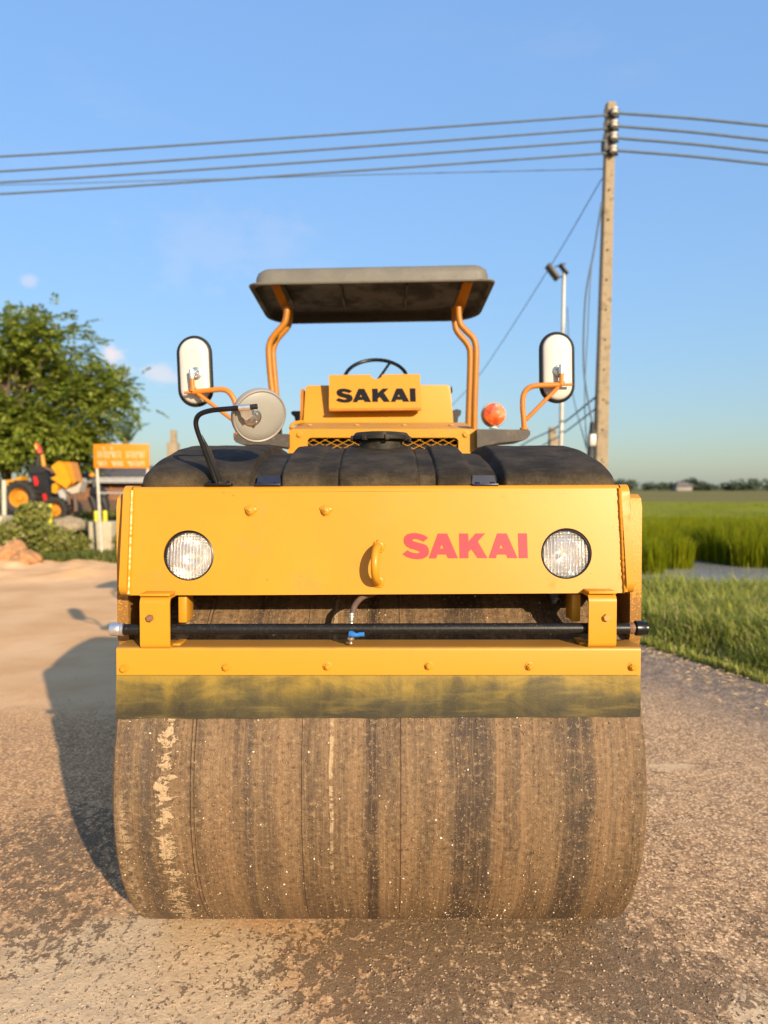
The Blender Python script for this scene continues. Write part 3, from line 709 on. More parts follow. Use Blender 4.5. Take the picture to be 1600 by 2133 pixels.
for px, y0_, y1_, Yd, lab in ((87, 1078, 1046, 16.3, 'yellow sleeve standing nearest the tractor wheel'), (104, 1096, 1050, 16.1, 'tall lime yellow sleeve right of the first, above the bush'),
                              (200, 1090, 1064, 15.7, 'yellow sleeve on the pale block, left of the sign leg'), (219, 1090, 1063, 15.7, 'lime yellow sleeve on the pale block, right of the sign leg')):
    bm = NB(); a, b = P(px, y0_, Yd), P(px, y1_, Yd)
    lathe(bm, a, b - a, [(.05, 0), (.05, (b - a).length * .92), (.04, (b - a).length)], 16)
    tag(obj('marker_sleeve', bm, 'limeyellow'), lab, 'marker', 'yellow marker sleeves')
# sign
SY = 14.7
a, b = P(196, 975, SY), P(311, 925, SY)
sg = thing('sign_board', 'orange board with two rows of pale letters on two steel legs', 'sign', (a.x, SY, 0))
bm = NB(); box(bm, (a.x, SY - .02, a.z), (b.x, SY + .02, b.z), .004); obj('board', bm, 'sign', sg)
def glyph(bm, x, z, w_, h, kind):
    y_ = SY - .028; r = .008
    if kind % 4 == 0: pts = [(x, z), (x, z + h), (x + w_, z + h), (x + w_, z)]
    elif kind % 4 == 1: pts = [(x + w_ * .3, z + h * .5), (x, z + h * .7), (x + w_ * .3, z + h), (x + w_, z + h * .8), (x + w_, z)]
    elif kind % 4 == 2: pts = [(x, z + h), (x, z), (x + w_ * .6, z + h * .1), (x + w_, z), (x + w_, z + h)]
    else: pts = [(x, z + h * .9), (x + w_ * .5, z + h), (x + w_, z + h * .7), (x + w_ * .3, z + h * .4), (x + w_, z)]
    tube(bm, [(p_[0], y_, p_[1]) for p_ in pts], r, 6)
Wd, Hh = b.x - a.x, b.z - a.z
for row, (z0, h, spans) in enumerate(((a.z + Hh * .42, Hh * .28, ((.09, .52, 6), (.60, .93, 5))), (a.z + Hh * .08, Hh * .21, ((.08, .26, 3), (.33, .54, 4), (.62, .93, 5))))):
    for (s0, s1, cnt) in spans:
        st = (s1 - s0) / cnt
        for i in range(cnt):
            bm = NB(); glyph(bm, a.x + Wd * (s0 + i * st), z0, Wd * st * .62, h, i * 3 + row)
            if row == 0 and i in (1, 3) and s0 < .2: glyph(bm, a.x + Wd * (s0 + i * st), z0 + h * 1.2, Wd * st * .5, h * .4, 1)
            obj('letter', bm, 'signtext', sg)
lg = [(P(201, 976, SY), P(212, 1165, SY)), (P(307, 976, SY), P(300, 1165, SY))]
for q0, q1 in lg:
    bm = NB(); tube(bm, [q0 + Vector((0, .03, .44)), q0 + Vector((0, .03, 0)), Vector((q1.x, SY + .03, -.1))], .03, 10); obj('leg', bm, 'pipe', sg)
for py_ in (996, 1027):
    bm = NB(); l, r_ = P(203, py_, SY), P(305, py_, SY); tube(bm, [l + Vector((0, .05, 0)), r_ + Vector((0, .05, 0))], .018, 8); obj('crossbar', bm, 'galv', sg)
# building
BY = 22.0
bl_ = thing('low_building', 'low brown-walled building with a grey sheet roof behind the sign', 'building', (bx(260, BY), BY, .7))
x0, x1 = bx(120, BY), bx(520, BY)
bm = NB(); box(bm, (x0, BY, .6), (x1, BY + 4, P(200, 1004, BY).z), .01); obj('wall', bm, 'bwall', bl_)
zt = P(200, 1002, BY).z; zr = P(200, 975, BY + 1.2).z
nsh = 9
for i in range(nsh):
    xa, xb = x0 - .2 + (x1 - x0 + .4) * i / nsh, x0 - .2 + (x1 - x0 + .4) * (i + 1) / nsh - .012
    bm = NB(); prism(bm, [[Vector((xa, BY - .35, zt + .06)), Vector((xb, BY - .35, zt + .06)), Vector((xb, BY + 1.6, zr + .06)), Vector((xa, BY + 1.6, zr + .06))]], (0, 0, .03)); obj('roof_sheet', bm, 'broof', bl_)
bm = NB(); box(bm, (x0 - .2, BY - .38, zt - .06), (x1 + .2, BY - .35, zt + .08), .004); obj('fascia', bm, 'bluetrim', bl_)
bm = NB(); box(bm, (x0 - .2, BY + .05, .58), (x1 + .05, BY + .2, 1.1), .0)
for v in bm.verts: v.co.y -= .25
obj('plinth', bm, 'hose', bl_)
for i in range(5):
    xa = x0 + .5 + i * 1.1; bm = NB(); box(bm, (xa, BY - .05, .62), (xa + .09, BY + .02, zt - .02), .01); obj('wall_post', bm, 'bwall', bl_)
# dark implement behind the sign leg
iy = 18.4
im = thing('implement', 'black upright farm implement with an orange tip behind the left sign leg', 'farm implement', (bx(208, iy), iy, .7))
bm = NB(); tube(bm, [P(194, 995, iy), P(197, 1018, iy), P(203, 1040, iy)], .05, 8, rs=[.045, .06, .12]); obj('mast', bm, 'tblack', im)
bm = NB(); lathe(bm, P(192, 990, iy), (0, 0, 1), [(.02, -.06), (.075, -.03), (.075, .03), (.02, .07)], 12); obj('cap', bm, 'rim', im)
bm = NB(); tube(bm, [P(190, 1026, iy), P(206, 1026, iy), P(222, 1034, iy)], .16, 12, rs=[.12, .2, .11]); obj('housing', bm, 'tblack', im)
for pts in ((P(192, 1034, iy), P(198, 1055, iy), P(201, 1078, iy)), (P(214, 1034, iy), P(221, 1055, iy), P(220, 1080, iy))):
    bm = NB(); tube(bm, pts, .08, 8, rs=[.13, .10, .06]); obj('leg', bm, 'tblack', im)
bm = NB(); tube(bm, [P(190, 1070, iy), P(196, 1072, iy)], .05, 8); obj('foot', bm, 'tred', im)
# tractor
tY = 18.5
tc = thing('tractor', 'old yellow and black tractor with a tilted hood parked under the tree', 'tractor', (bx(80, tY), tY, .72))
def wheel(px, py_, r, Yd, name='wheel'):
    c = P(px, py_, Yd); bm = NB()
    lathe(bm, c, (0, 1, 0), [(r * .58, -.12), (r * .85, -.17), (r * .97, -.13), (r, -.05), (r, .05), (r * .97, .13), (r * .85, .17), (r * .58, .12)], 30, False, False)
    for k in range(18):
        a_ = k * 2 * math.pi / 18
        q_ = Matrix.Rotation(a_, 3, 'Y'); cc_ = c + q_ @ Vector((r * .99, 0, 0))
        box(bm, cc_ + Vector((-.03, -.15, -.035)), cc_ + Vector((.03, .15, .035)), 0, rot=q_, piv=cc_)
    wo_ = obj(name, bm, 'tyre', tc)
    bm = NB(); lathe(bm, c, (0, 1, 0), [(r * .60, -.11), (r * .52, -.08), (r * .45, 0), (r * .2, -.02), (r * .18, -.08), (0.0, -.09)], 24, False, False)
    rr = obj('rim', bm, 'rim', wo_)
wheel(44, 1037, .42, tY - .3); wheel(118, 1062, .30, tY - .2); wheel(146, 1062, .26, tY + .4)
def quad3(name, pxs, Yd, th, m, par=tc, bev=0):
    bm = NB(); prism(bm, [[P(a_, b_, Yd) for a_, b_ in pxs]], (0, th, 0)); return obj(name, bm, m, par)
quad3('body', ((58, 985), (70, 975), (95, 978), (100, 1000), (104, 1030), (118, 1042), (135, 1055), (110, 1068), (86, 1052), (60, 1040), (70, 1010)), tY, .5, 'tblack')
quad3('seat', ((60, 978), (68, 968), (92, 972), (94, 985), (62, 986)), tY - .05, .4, 'vinyl')
quad3('hood', ((106, 972), (122, 960), (134, 966), (148, 1004), (138, 1018), (120, 1006), (105, 996), (118, 990)), tY - .1, .5, 'tyellow')
quad3('hood_side', ((134, 964), (146, 962), (158, 1003), (148, 1012)), tY + .05, .45, 'rim')
quad3('fender', ((10, 1010), (14, 1000), (30, 998), (42, 992), (44, 1000), (28, 1012), (20, 1024), (10, 1024)), tY - .2, .4, 'tyellow')
quad3('rear_bumper', ((9, 1030), (22, 1026), (24, 1042), (9, 1044)), tY - .2, .3, 'rim')
quad3('front_plate', ((136, 1021), (158, 1012), (170, 1003), (164, 1026), (150, 1028)), tY - .1, .4, 'twhite')
quad3('fuel_tank', ((108, 1010), (114, 1006), (121, 1014), (118, 1028), (108, 1026)), tY - .15, .3, 'tyellow')
quad3('engine_cover', ((120, 1024), (128, 1018), (138, 1034), (136, 1044), (126, 1040)), tY - .14, .3, 'galv')
quad3('red_panel', ((69, 993), (75, 992), (80, 1004), (78, 1012), (72, 1010)), tY - .03, .02, 'tred')
quad3('red_step', ((71, 1028), (78, 1026), (82, 1038), (76, 1042)), tY - .03, .02, 'tred')
quad3('red_step', ((88, 1030), (95, 1028), (99, 1044), (93, 1048)), tY - .03, .02, 'tred')
bm = NB(); tube(bm, [P(79, 975, tY), P(80, 948, tY)], .05, 8); obj('exhaust', bm, 'tblack', tc)
bm = NB(); tube(bm, [P(84, 944, tY), P(79, 932, tY), P(75, 924, tY)], .05, 8, rs=[.07, .07, .04]); obj('red_cap', bm, 'tred', tc)
bm = NB(); tube(bm, [P(77, 936, tY - .06), P(74, 926, tY - .06)], .04, 8); obj('yellow_band', bm, 'tyellow', tc)
bm = NB(); tube(bm, [P(88, 948, tY), P(92, 972, tY)], .05, 8); obj('lever', bm, 'rim', tc)
bm = NB(); tube(bm, [P(94, 975, tY), P(104, 978, tY), P(112, 986, tY)], .03, 8); obj('linkage', bm, 'rust', tc)
for px in (142, 156):
    bm = NB(); tube(bm, [P(px, 1030, tY - .05), P(px + 2, 1056, tY - .05), P(px + 1, 1080, tY - .05)], .06, 8); obj('leg', bm, 'hose', tc)

# ================================================================== THE ROLLER
rl = thing('road_roller', 'large yellow road roller facing the camera with a muddy steel drum and canopy', 'road roller', (-.012, 2.61, 0))
DX = -.012; DR = .595; DY = 2.56; DZ = .591; HW = .741
# --- drum
m = bpy.data.materials.new('muddy_drum_steel'); m.use_nodes = True
t = NT(m.node_tree); p = t.n['Principled BSDF']; c = t.coord('Object')
x, yv, z = t.sep(c)[0], t.sep(c)[1], t.sep(c)[2]
ang = t.math('ARCTAN2', z, t.math('MULTIPLY', yv, -1.0))
lin = lambda s, k, o=0.0: t.comb(t.math('MULTIPLY', x, s), t.math('MULTIPLY_ADD', ang, k, o), 0.0)
wx = t.math('MULTIPLY_ADD', t.noise(t.comb(t.math('MULTIPLY', x, 3.0), t.math('MULTIPLY', ang, 2.0), 0.0), 1.5, 5, .6), .05, -.025)
x = t.math('ADD', x, t.math('MULTIPLY', wx, .45))
wide = t.noise(lin(8.5, .55), 1, 6, .68); fine = t.noise(lin(110, .9), 1, 5, .72); mid = t.noise(lin(18, 2.2, 4), 1, 7, .68)
surf = t.comb(x, t.math('MULTIPLY', ang, .61), 0.0)
gr = t.noise(surf, 62, 8, .78); gr2 = t.noise(surf, 150, 4, .7); pt = t.noise(surf, 12, 6, .65, .4)
col = t.mix(t.step(wide, .33, .66), (.082, .049, .024), (.200, .116, .052))
col = t.mix(t.math('MULTIPLY', t.step(mid, .44, .66), .65), col, (.20, .125, .062))
col = t.mix(t.math('MULTIPLY', t.step(mid, .50, .32), .5), col, (.070, .046, .027))
xr = t.sep(c)[0]
def band(x0, wd, soft=.012, x=x):
    return t.math('MULTIPLY', t.step(x, x0 - wd - soft, x0 - wd + soft), t.math('SUBTRACT', 1.0, t.step(x, x0 + wd - soft, x0 + wd + soft)))
# dark wet bands (pixel x -> metres from the drum centre)
for px, wd, amt, soft, shade in ((775, .017, .8, .012, (.032, .018, .011)), (517, .010, .55, .01, (.042, .029, .022)), (980, .062, .62, .03, (.042, .027, .018)), (1205, .045, .60, .03, (.040, .027, .018)),
                           (560, .02, .25, .02, (.06, .042, .03)), (1275, .02, .25, .02, (.10, .06, .04)), (265, .014, .45, .01, (.06, .04, .027)), (300, .016, .5, .012, (.06, .045, .033))):
    x0 = (px - 791) / 750.
    f = t.math('MULTIPLY', band(x0, wd, soft), t.math('MULTIPLY', t.step(t.math('ADD', pt, t.math('MULTIPLY', gr, .4)), .45, .80), amt * 1.5))
    f = t.math('MINIMUM', f, .9)
    col = t.mix(f, col, shade)
for px, wd, amt in ((1043, .010, .75), (1090, .007, .55), (845, .016, .35), (600, .03, .3), (740, .02, .35), (1255, .02, .5), (455, .04, .35)):
    x0 = (px - 791) / 750.
    col = t.mix(t.math('MULTIPLY', band(x0, wd, .004), amt), col, (.235, .135, .062))
# pale peeled strip on the left, thin pale strip
pb_ = t.math('MULTIPLY', band((345 - 791) / 750. , .026, .045), 1.0)
warp = t.noise(t.comb(x, t.math('MULTIPLY', ang, 1.0), 0.0), 24, 7, .62, .5)
pm = t.step(t.math('ADD', warp, t.math('MULTIPLY', pb_, .34)), .715, .745)
pb2 = band((690 - 791) / 750., .0055, .003)
pm2 = t.math('MULTIPLY', pb2, t.step(t.math('ADD', t.noise(surf, 30, 5, .6), t.math('MULTIPLY', ang, .15)), .42, .52))
pb3 = t.math('MULTIPLY', band((258 - 791) / 750., .010, .02), t.step(t.math('MULTIPLY_ADD', ang, -1.0, warp), .40, .75))
pm = t.math('MAXIMUM', pm, t.math('MAXIMUM', t.math('MULTIPLY', pm2, .8), t.math('MULTIPLY', pb3, t.step(warp, .45, .55))))
col = t.mix(t.math('MULTIPLY', pm, .9), col, t.mix(t.step(gr, .35, .65), (.34, .225, .115), (.56, .41, .25)))
# grain
col = t.mix(t.math('MULTIPLY', t.step(gr, .535, .60), .55), col, (.33, .225, .125))
col = t.mix(t.math('MULTIPLY', t.step(gr, .465, .395), .72), col, (.034, .021, .012))
col = t.mix(t.math('MULTIPLY', t.step(fine, .50, .66), .30), col, (.32, .195, .090))
col = t.mix(t.math('MULTIPLY', t.step(fine, .48, .34), .34), col, (.060, .036, .019))
# grooves
gv = None
for px, wd in ((397, .0016), (628, .0008), (834, .0016), (405, .0008), (1043, .010)):
    b_ = band((px - 791) / 750., wd, .0012 if wd < .005 else .003, xr); b_ = t.math('MULTIPLY', b_, 1.0 if wd < .005 else .3)
    gv = b_ if gv is None else t.math('MAXIMUM', gv, b_)
col = t.mix(t.math('MULTIPLY', gv, .38), col, (.07, .033, .014))
t.set(p.inputs['Base Color'], col); t.set(p.inputs['Roughness'], t.math('MULTIPLY_ADD', gr, .35, .42)); p.inputs['Specular IOR Level'].default_value = .5
h = t.math('MULTIPLY_ADD', gr, .75, t.math('MULTIPLY', gr2, .35))
h = t.math('ADD', h, t.math('MULTIPLY', fine, .7)); h = t.math('SUBTRACT', h, t.math('MULTIPLY', gv, .7)); h = t.math('ADD', h, t.math('MULTIPLY', pm, .5))
t.set(p.inputs['Normal'], t.bump(h, 1.0, .006))
bm = NB()
lathe(bm, (DX - HW, DY, DZ), (1, 0, 0), [(.30, .03), (DR - .045, .03), (DR - .045, .0), (DR - .006, 0), (DR, .006), (DR, .4), (DR, HW), (DR, 2 * HW - .4), (DR, 2 * HW - .006), (DR - .006, 2 * HW), (DR - .045, 2 * HW), (DR - .045, 2 * HW - .03), (.30, 2 * HW - .03)], 220)
dr = obj('drum', bm, m, rl, 30)
for sg_ in (-1, 1):
    bm = NB(); lathe(bm, (DX + sg_ * (HW - .03), DY, DZ), (sg_, 0, 0), [(.17, 0), (.17, .05), (.10, .06), (.10, .085)], 32); obj('hub', bm, 'yellow_dusty', dr)
# crumbs stuck on the drum
n = 16000
cxp = RNG.uniform(-HW + .01, HW - .01, n); ca = RNG.uniform(R(-62), R(75), n)
dens = .25 + .75 * (fbm(cxp * 9 + 20, ca * 2, 3, 71) > .5); k = RNG.random(n) < dens; cxp, ca = cxp[k], ca[k]
M['crumb'] = stonemat('mud_crumbs', (.10, .065, .035), (.30, .19, .10), (.78, .68, .54), .7)
o = pebbles('mud_crumbs', len(cxp), DX + cxp, DY - np.cos(ca) * (DR + .0005), DZ + np.sin(ca) * (DR + .0005), .0006, .0048, 'crumb', dr, nrm=1)
tag(o, kind='stuff')

# --- front frame side plates
for sg_, xc in ((-1, -.766), (1, .738)):
    bm = NB(); x0 = xc - .0165
    prof = [(2.115, 1.425), (2.105, 1.40), (2.10, 1.02), (2.13, .96), (2.42, .52), (2.50, .42), (2.72, .42), (2.80, .52), (3.05, .95), (3.10, 1.40), (3.08, 1.432), (2.14, 1.437)]
    prism(bm, [[Vector((x0, a_, b_)) for a_, b_ in prof]], (.033, 0, 0)); o = obj('side_plate', bm, None or 'yellow', rl)
    o.data.materials[0] = M['yellow']
m = bpy.data.materials.new('splattered_yellow'); m.use_nodes = True
t = NT(m.node_tree); p = t.n['Principled BSDF']; c = t.coord('Object'); z = t.sep(c)[2]
sp = t.noise(c, 150, 4, .6); zf = t.step(z, .30, .16); 
f = t.step(t.math('ADD', sp, t.math('MULTIPLY_ADD', zf, .30, -.12)), .54, .60)
t.set(p.inputs['Base Color'], t.mix(t.math('MULTIPLY', f, .85), YEL, (.20, .10, .03))); p.inputs['Roughness'].default_value = .5
t.set(p.inputs['Normal'], t.bump(sp, .4, .003)); M['splat'] = m
for o in rl.children:
    if o.name.startswith('side_plate'): o.data.materials[0] = m

# --- front panel
pn0 = P(785, 1238, 2.04); pn1 = P(785, 1021, 2.082)
pv = (pn1 - pn0).normalized(); pn = Vector((0, -pv.z, pv.y)).normalized()      # faces the camera
if pn.y > 0: pn = -pn
PN = lambda a_, b_, off=0.0: PP(a_, b_, pn0, pn, off)
HL = [(393, 1157, 52.5), (1180, 1153, 53)]
bm = NB()
outer = [(268, 1240), (272, 1100), (277, 1026), (500, 1025), (785, 1024), (1050, 1022), (1290, 1021), (1296, 1110), (1302, 1235), (1050, 1236.5), (785, 1238), (520, 1239.5)]
loops = [[PN(a_, b_) for a_, b_ in outer]] + [[PN(a_, b_) for a_, b_ in circle(hx, hy, hr, 56)] for hx, hy, hr in HL]
prism(bm, loops, -pn * .010)
# rolled top edge into the top plate
rad = .016; prev = None
tl, trr = PN(277, 1026), PN(1290, 1021)
steps = []
for k in range(9):
    a_ = k / 8 * R(90); off = Vector((0, math.sin(0), 0))
    dy, dz = rad * (1 - math.cos(a_)), rad * math.sin(a_)
    steps.append((tl + Vector((0, dy, dz)), trr + Vector((0, dy, dz))))
steps.append((tl + Vector((0, .9, rad)), trr + Vector((0, .9, rad))))
pv_ = None
for l_, r_ in steps:
    cur = [bm.verts.new(l_.lerp(r_, k / 8)) for k in range(9)]
    if pv_:
        for k in range(8): bm.faces.new((pv_[k], pv_[k + 1], cur[k + 1], cur[k]))
    pv_ = cur
fp = obj('front_panel', bm, 'yellow', rl, 30)
# end plates
def endplate(pxs):
    bm = NB(); (x0t, x1t, yt), (x0b, x1b, yb) = pxs
    n_ = 14; rings = []
    A_, B_, C_, D_ = PN(x0t, yt, .012), PN(x1t, yt, .012), PN(x1b, yb, .012), PN(x0b, yb, .012)
    # profile in (depth, height): rounded corners, extruded along x from left to right edges
    prof = []
    zt, zb = A_.z, D_.z; yt_, yb_ = A_.y, D_.y
    for k in range(7): a2 = R(90) * k / 6; prof.append((yb_ + .03 - .03 * math.sin(a2), zb + .03 - .03 * math.cos(a2)))
    for k in range(7): a2 = R(90) * k / 6; prof.append((yt_ + .03 - .03 * math.cos(a2), zt - .03 + .03 * math.sin(a2)))
    prof += [(3.0, zt), (3.0, zb + .12), (2.45, zb)]
    L_, R_ = [], []
    for (y_, z_) in prof:
        f_ = (z_ - zb) / (zt - zb)
        L_.append(bm.verts.new((D_.x + (A_.x - D_.x) * f_, y_, z_))); R_.append(bm.verts.new((C_.x + (B_.x - C_.x) * f_, y_, z_)))
    bm.faces.new(L_); bm.faces.new(R_[::-1]); nn = len(prof)
    for i in range(nn): bm.faces.new((L_[i], L_[(i + 1) % nn], R_[(i + 1) % nn], R_[i]))
    es = [e for e in bm.edges if len(e.link_faces) == 2 and e.calc_face_angle(0) > R(60)]
    bmesh.ops.bevel(bm, geom=es, offset=.004, segments=2, affect='EDGES')
    return obj('end_plate', bm, 'yellow', rl, 30)
endplate(((259, 274, 1013), (251, 267, 1243))); endplate(((1292, 1309, 1010), (1303, 1319, 1237)))
for a_, b_ in (((276, 1022), (268.5, 1238)), ((1290.5, 1017), (1302, 1233))):
    bm = NB(); q0, q1 = PN(*a_, off=.003), PN(*b_, off=.003)
    tube(bm, [q0.lerp(q1, k / 60) for k in range(61)], .0062, 8, wob=.22); obj('weld_seam', bm, 'yellow', fp)
# welded bolts
for px, py_ in ((522, 1064), (679, 1064)):
    c_ = PN(px, py_); bm = NB()
    bmesh.ops.create_icosphere(bm, subdivisions=3, radius=1)
    for v in bm.verts:
        a_ = math.atan2(v.co.z, v.co.x); rr = .0175 * (1 + .13 * math.sin(3 * a_ + px) + .1 * math.sin(5 * a_))
        v.co = c_ + Vector((v.co.x * rr, v.co.y * .006, v.co.z * rr))
    lathe(bm, c_, pn, [(.012, .003), (.012, .009), (.0095, .011)], 18); lathe(bm, c_, pn, [(.0085, .010), (.0085, .014), (.004, .015)], 6)
    lathe(bm, c_, pn, [(.0045, .013), (.0045, .018), (.003, .019)], 12); obj('welded_bolt', bm, 'yellow', fp)
# small marks on paint
# --- headlights
m = bpy.data.materials.new('fluted_lens_glass'); m.use_nodes = True
t = NT(m.node_tree); t.n.remove(t.n['Principled BSDF']); c = t.coord('Object'); x, z = t.sep(c)[0], t.sep(c)[2]
fl = t.math('SINE', t.math('MULTIPLY', z, 1500.0)); fv = t.math('SINE', t.math('MULTIPLY', x, 330.0)); fv = t.math('POWER', t.math('ABSOLUTE', fv), 6.0)
nn = t.bump(t.math('ADD', t.math('MULTIPLY', fl, .4), t.math('MULTIPLY', fv, 1.1)), .75, .0015)
tr_ = t.add('ShaderNodeBsdfTransparent', {'Color': (.93, .93, .92)}); gl = t.add('ShaderNodeBsdfGlossy', {'Color': (1, 1, 1), 'Roughness': .08, 'Normal': nn})
df = t.add('ShaderNodeBsdfDiffuse', {'Color': (.85, .85, .82), 'Normal': nn})
vstr = t.step(fv, .80, .98)
mx = t.add('ShaderNodeMixShader', {0: t.math('MULTIPLY_ADD', vstr, .45, .24), 1: tr_.outputs[0], 2: df.outputs[0]})
fr = t.add('ShaderNodeFresnel', {'IOR': 1.5, 'Normal': nn})
mx2 = t.add('ShaderNodeMixShader', {0: t.math('MULTIPLY_ADD', fr.outputs[0], .8, .06), 1: mx.outputs[0], 2: gl.outputs[0]})
t.l.new(mx2.outputs[0], t.n['Material Output'].inputs[0]); M['lens'] = m
m = bpy.data.materials.new('headlight_reflector'); m.use_nodes = True
t = NT(m.node_tree); p = t.n['Principled BSDF']; c = t.coord('Object')
v_ = t.add('ShaderNodeTexVoronoi', {'Vector': c, 'Scale': 70.0}, feature='F1'); rc = t.sep(v_.outputs['Color'])[0]
t.set(p.inputs['Base Color'], t.mix(t.step(rc, .2, .8), (.72, .58, .46), (.98, .96, .92))); p.inputs['Metallic'].default_value = 1  # brownish reflections painted in as colour patches
p.inputs['Roughness'].default_value = .26; t.set(p.inputs['Normal'], t.bump(t.math('ADD', rc, t.noise(c, 60, 4)), .55, .004)); M['reflector'] = m
M['bulb'] = mat('amber_glass_bulb', (.95, .72, .25), .1, 0, var=.1, coat=1)
for hx, hy, hr in HL:
    c_ = PN(hx, hy + 1); r0 = hr / FPX * 2.06 * .945
    bm = NB(); lathe(bm, c_, pn, [(r0 * .99, -.013), (r0 * .93, -.022), (r0 * .72, -.045), (r0 * .42, -.060), (r0 * .2, -.066), (0, -.067)], 48, False, False); hl = obj('headlight', bm, 'reflector', rl)
    bm = NB(); prof = [(r0 * 1.045, -.012), (r0 * 1.045, -.003), (r0 * 1.0, -.002), (r0 * .965, -.006), (r0 * .965, -.013)]
    lathe(bm, c_, pn, prof, 56, False, False); obj('rim', bm, 'black', hl)
    bm = NB(); lathe(bm, c_, pn, [(r0 * 1.16, -.030), (r0 * 1.16, -.0105), (r0 * 1.04, -.0105)], 56, False, False); obj('bucket', bm, 'black', hl)
    bm = NB(); lathe(bm, c_, pn, [(r0 * .975, -.009), (r0 * .85, -.004), (r0 * .6, .000), (r0 * .3, .0025), (0, .003)], 56, False, False); obj('lens', bm, 'lens', hl, 60)
    bm = NB(); lathe(bm, c_, pn, [(.007, -.065), (.0085, -.045), (.006, -.035), (0, -.033)], 16); obj('bulb', bm, 'bulb', hl)
# --- lettering
SAKAI = dict(
 S=[[(355,172),(300,219),(262,201),(225,189),(190,186),(170,193),(168,203),(180,213),(230,229),(290,244),(330,260),(355,290),(365,330),(360,368),(335,400),(290,421),(225,428),(160,420),(100,402),(48,368),(105,322),(145,342),(190,355),(230,357),(252,350),(254,341),(235,328),(190,313),(135,297),(95,273),(70,240),(62,200),(72,160),(105,131),(150,118),(200,116),(255,124),(310,144)]],
 A=[[(362,417),(470,122),(580,122),(708,415),(590,415),(570,371),(466,371),(450,417)],[(496,300),(518,250),(540,300)]],
 K=[[(724,122),(830,122),(834,217),(918,121),(1034,121),(945,217),(1060,414),(944,414),(868,306),(834,342),(834,414),(730,415)]],
 A2=[[(1074,414),(1176,121),(1288,121),(1418,414),(1302,414),(1284,371),(1174,371),(1160,414)],[(1202,298),(1224,250),(1246,298)]],
 I=[[(1424,120),(1530,120),(1540,414),(1434,414)]])
def lettering(bx0, bx1, by0, by1, fn, off, m, parent, th=.0012, nvec=None):
    for key, loops in SAKAI.items():
        bm = NB()
        mp = lambda a_, b_: fn(bx0 + (a_ - 48) / 1492 * (bx1 - bx0), by0 + (b_ - 116) / 312 * (by1 - by0))
        prism(bm, [[mp(*q) + nvec * off for q in lp] for lp in loops], -nvec * th)
        o = obj('letter', bm, m, parent); o['label'] = 'letter ' + key[0] + (' in red' if m == 'redtext' else ' in black')
lettering(838.4, 1099.5, 1110.3, 1164.9, lambda a_, b_: PN(a_, b_), .0014, 'redtext', fp, nvec=pn)
# --- tow hook
c0, c1 = PN(789, 1139), PN(788, 1212)
pts = []
for k in range(15):
    a_ = math.pi * k / 14; q = c0.lerp(c1, .5 - .5 * math.cos(a_)); bow = math.sin(a_) ** .8
    pts.append(q + pn * .062 * bow + Vector((-.010 * bow, 0, 0)))
pts = [pts[0] - pn * .01] + pts + [pts[-1] - pn * .01]
bm = NB(); tube(bm, smooth_path(pts, 3), .0115, 16); hk = obj('tow_hook', bm, 'yellow', rl, 60)
for c_ in (c0, c1):
    bm = NB(); bmesh.ops.create_icosphere(bm, subdivisions=3, radius=1)
    for v in bm.verts:
        rr = .018 * (1 + .12 * math.sin(6 * v.co.x + 9 * v.co.z)); v.co = c_ + Vector((v.co.x * rr, v.co.y * .009, v.co.z * rr * 1.05))
    obj('weld_bead', bm, 'yellow', hk)
# --- dark box added to stand in for shade under the panel
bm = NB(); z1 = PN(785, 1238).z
box(bm, (-.70, 2.075, z1 + .005), (.67, 2.09, z1 + .03)); obj('panel_shade_box', bm, 'dark', rl)
# --- bar brackets
for (l, r_, yt, yb, mir) in ((292, 353, 1243, 1353, 1), (1226, 1285, 1238, 1350, -1)):
    Yb = 1.985; a_, b_ = P(l, yb, Yb), P(r_, yt, Yb); rr = .022
    prof = [(Yb + .075, b_.z)]
    for k in range(7): q = R(90) * k / 6; prof.append((Yb + rr - rr * math.sin(q), b_.z - rr + rr * math.cos(q)))
    for k in range(7): q = R(90) * k / 6; prof.append((Yb + rr * .7 - rr * .7 * math.cos(q), a_.z + rr * .7 - rr * .7 * math.sin(q)))
    prof += [(Yb + .06, a_.z), (Yb + .06, a_.z + .007)]
    for k in range(7): q = R(90) * (6 - k) / 6; prof.append((Yb + rr * .7 + .000 - (rr * .7 - .007) * math.cos(q), a_.z + rr * .7 - (rr * .7 - .007) * math.sin(q)))
    for k in range(7): q = R(90) * (6 - k) / 6; prof.append((Yb + rr - (rr - .007) * math.sin(q), b_.z - rr + (rr - .007) * math.cos(q)))
    prof += [(Yb + .075, b_.z - .007)]
    bm = NB(); prism(bm, [[Vector((a_.x, q[0], q[1])) for q in prof]], (b_.x - a_.x, 0, 0)); bk = obj('bar_bracket', bm, 'yellow', rl, 50)
    # gusset behind, inner side
    bm = NB(); xg = b_.x + .002 if mir > 0 else a_.x - .027
    box(bm, (xg, Yb + .075, a_.z + .06), (xg + .025, Yb + .15, b_.z - .01), .004); obj('gusset', bm, 'yellow', bk)
    bm = NB(); xf = b_.x - .002 if mir > 0 else a_.x - .016
    box(bm, (xf, Yb + .03, a_.z), (xf + .022, Yb + .10, a_.z + .010), .002); obj('foot_tab', bm, 'yellow', bk)
    bc = P(313, 1287, Yb) if mir > 0 else P(1263, 1286, Yb)
    bm = NB(); hexbolt(bm, bc, (0, -1, 0), .0105, .010, False, False)
    obj('bolt', bm, 'rust' if mir > 0 else 'yellow_dusty', bk)
    bm = NB(); box(bm, (a_.x, Yb + .0, b_.z + .001), (b_.x, Yb + .07, b_.z + .008), .001); obj('hanger_tab', bm, 'yellow', bk)
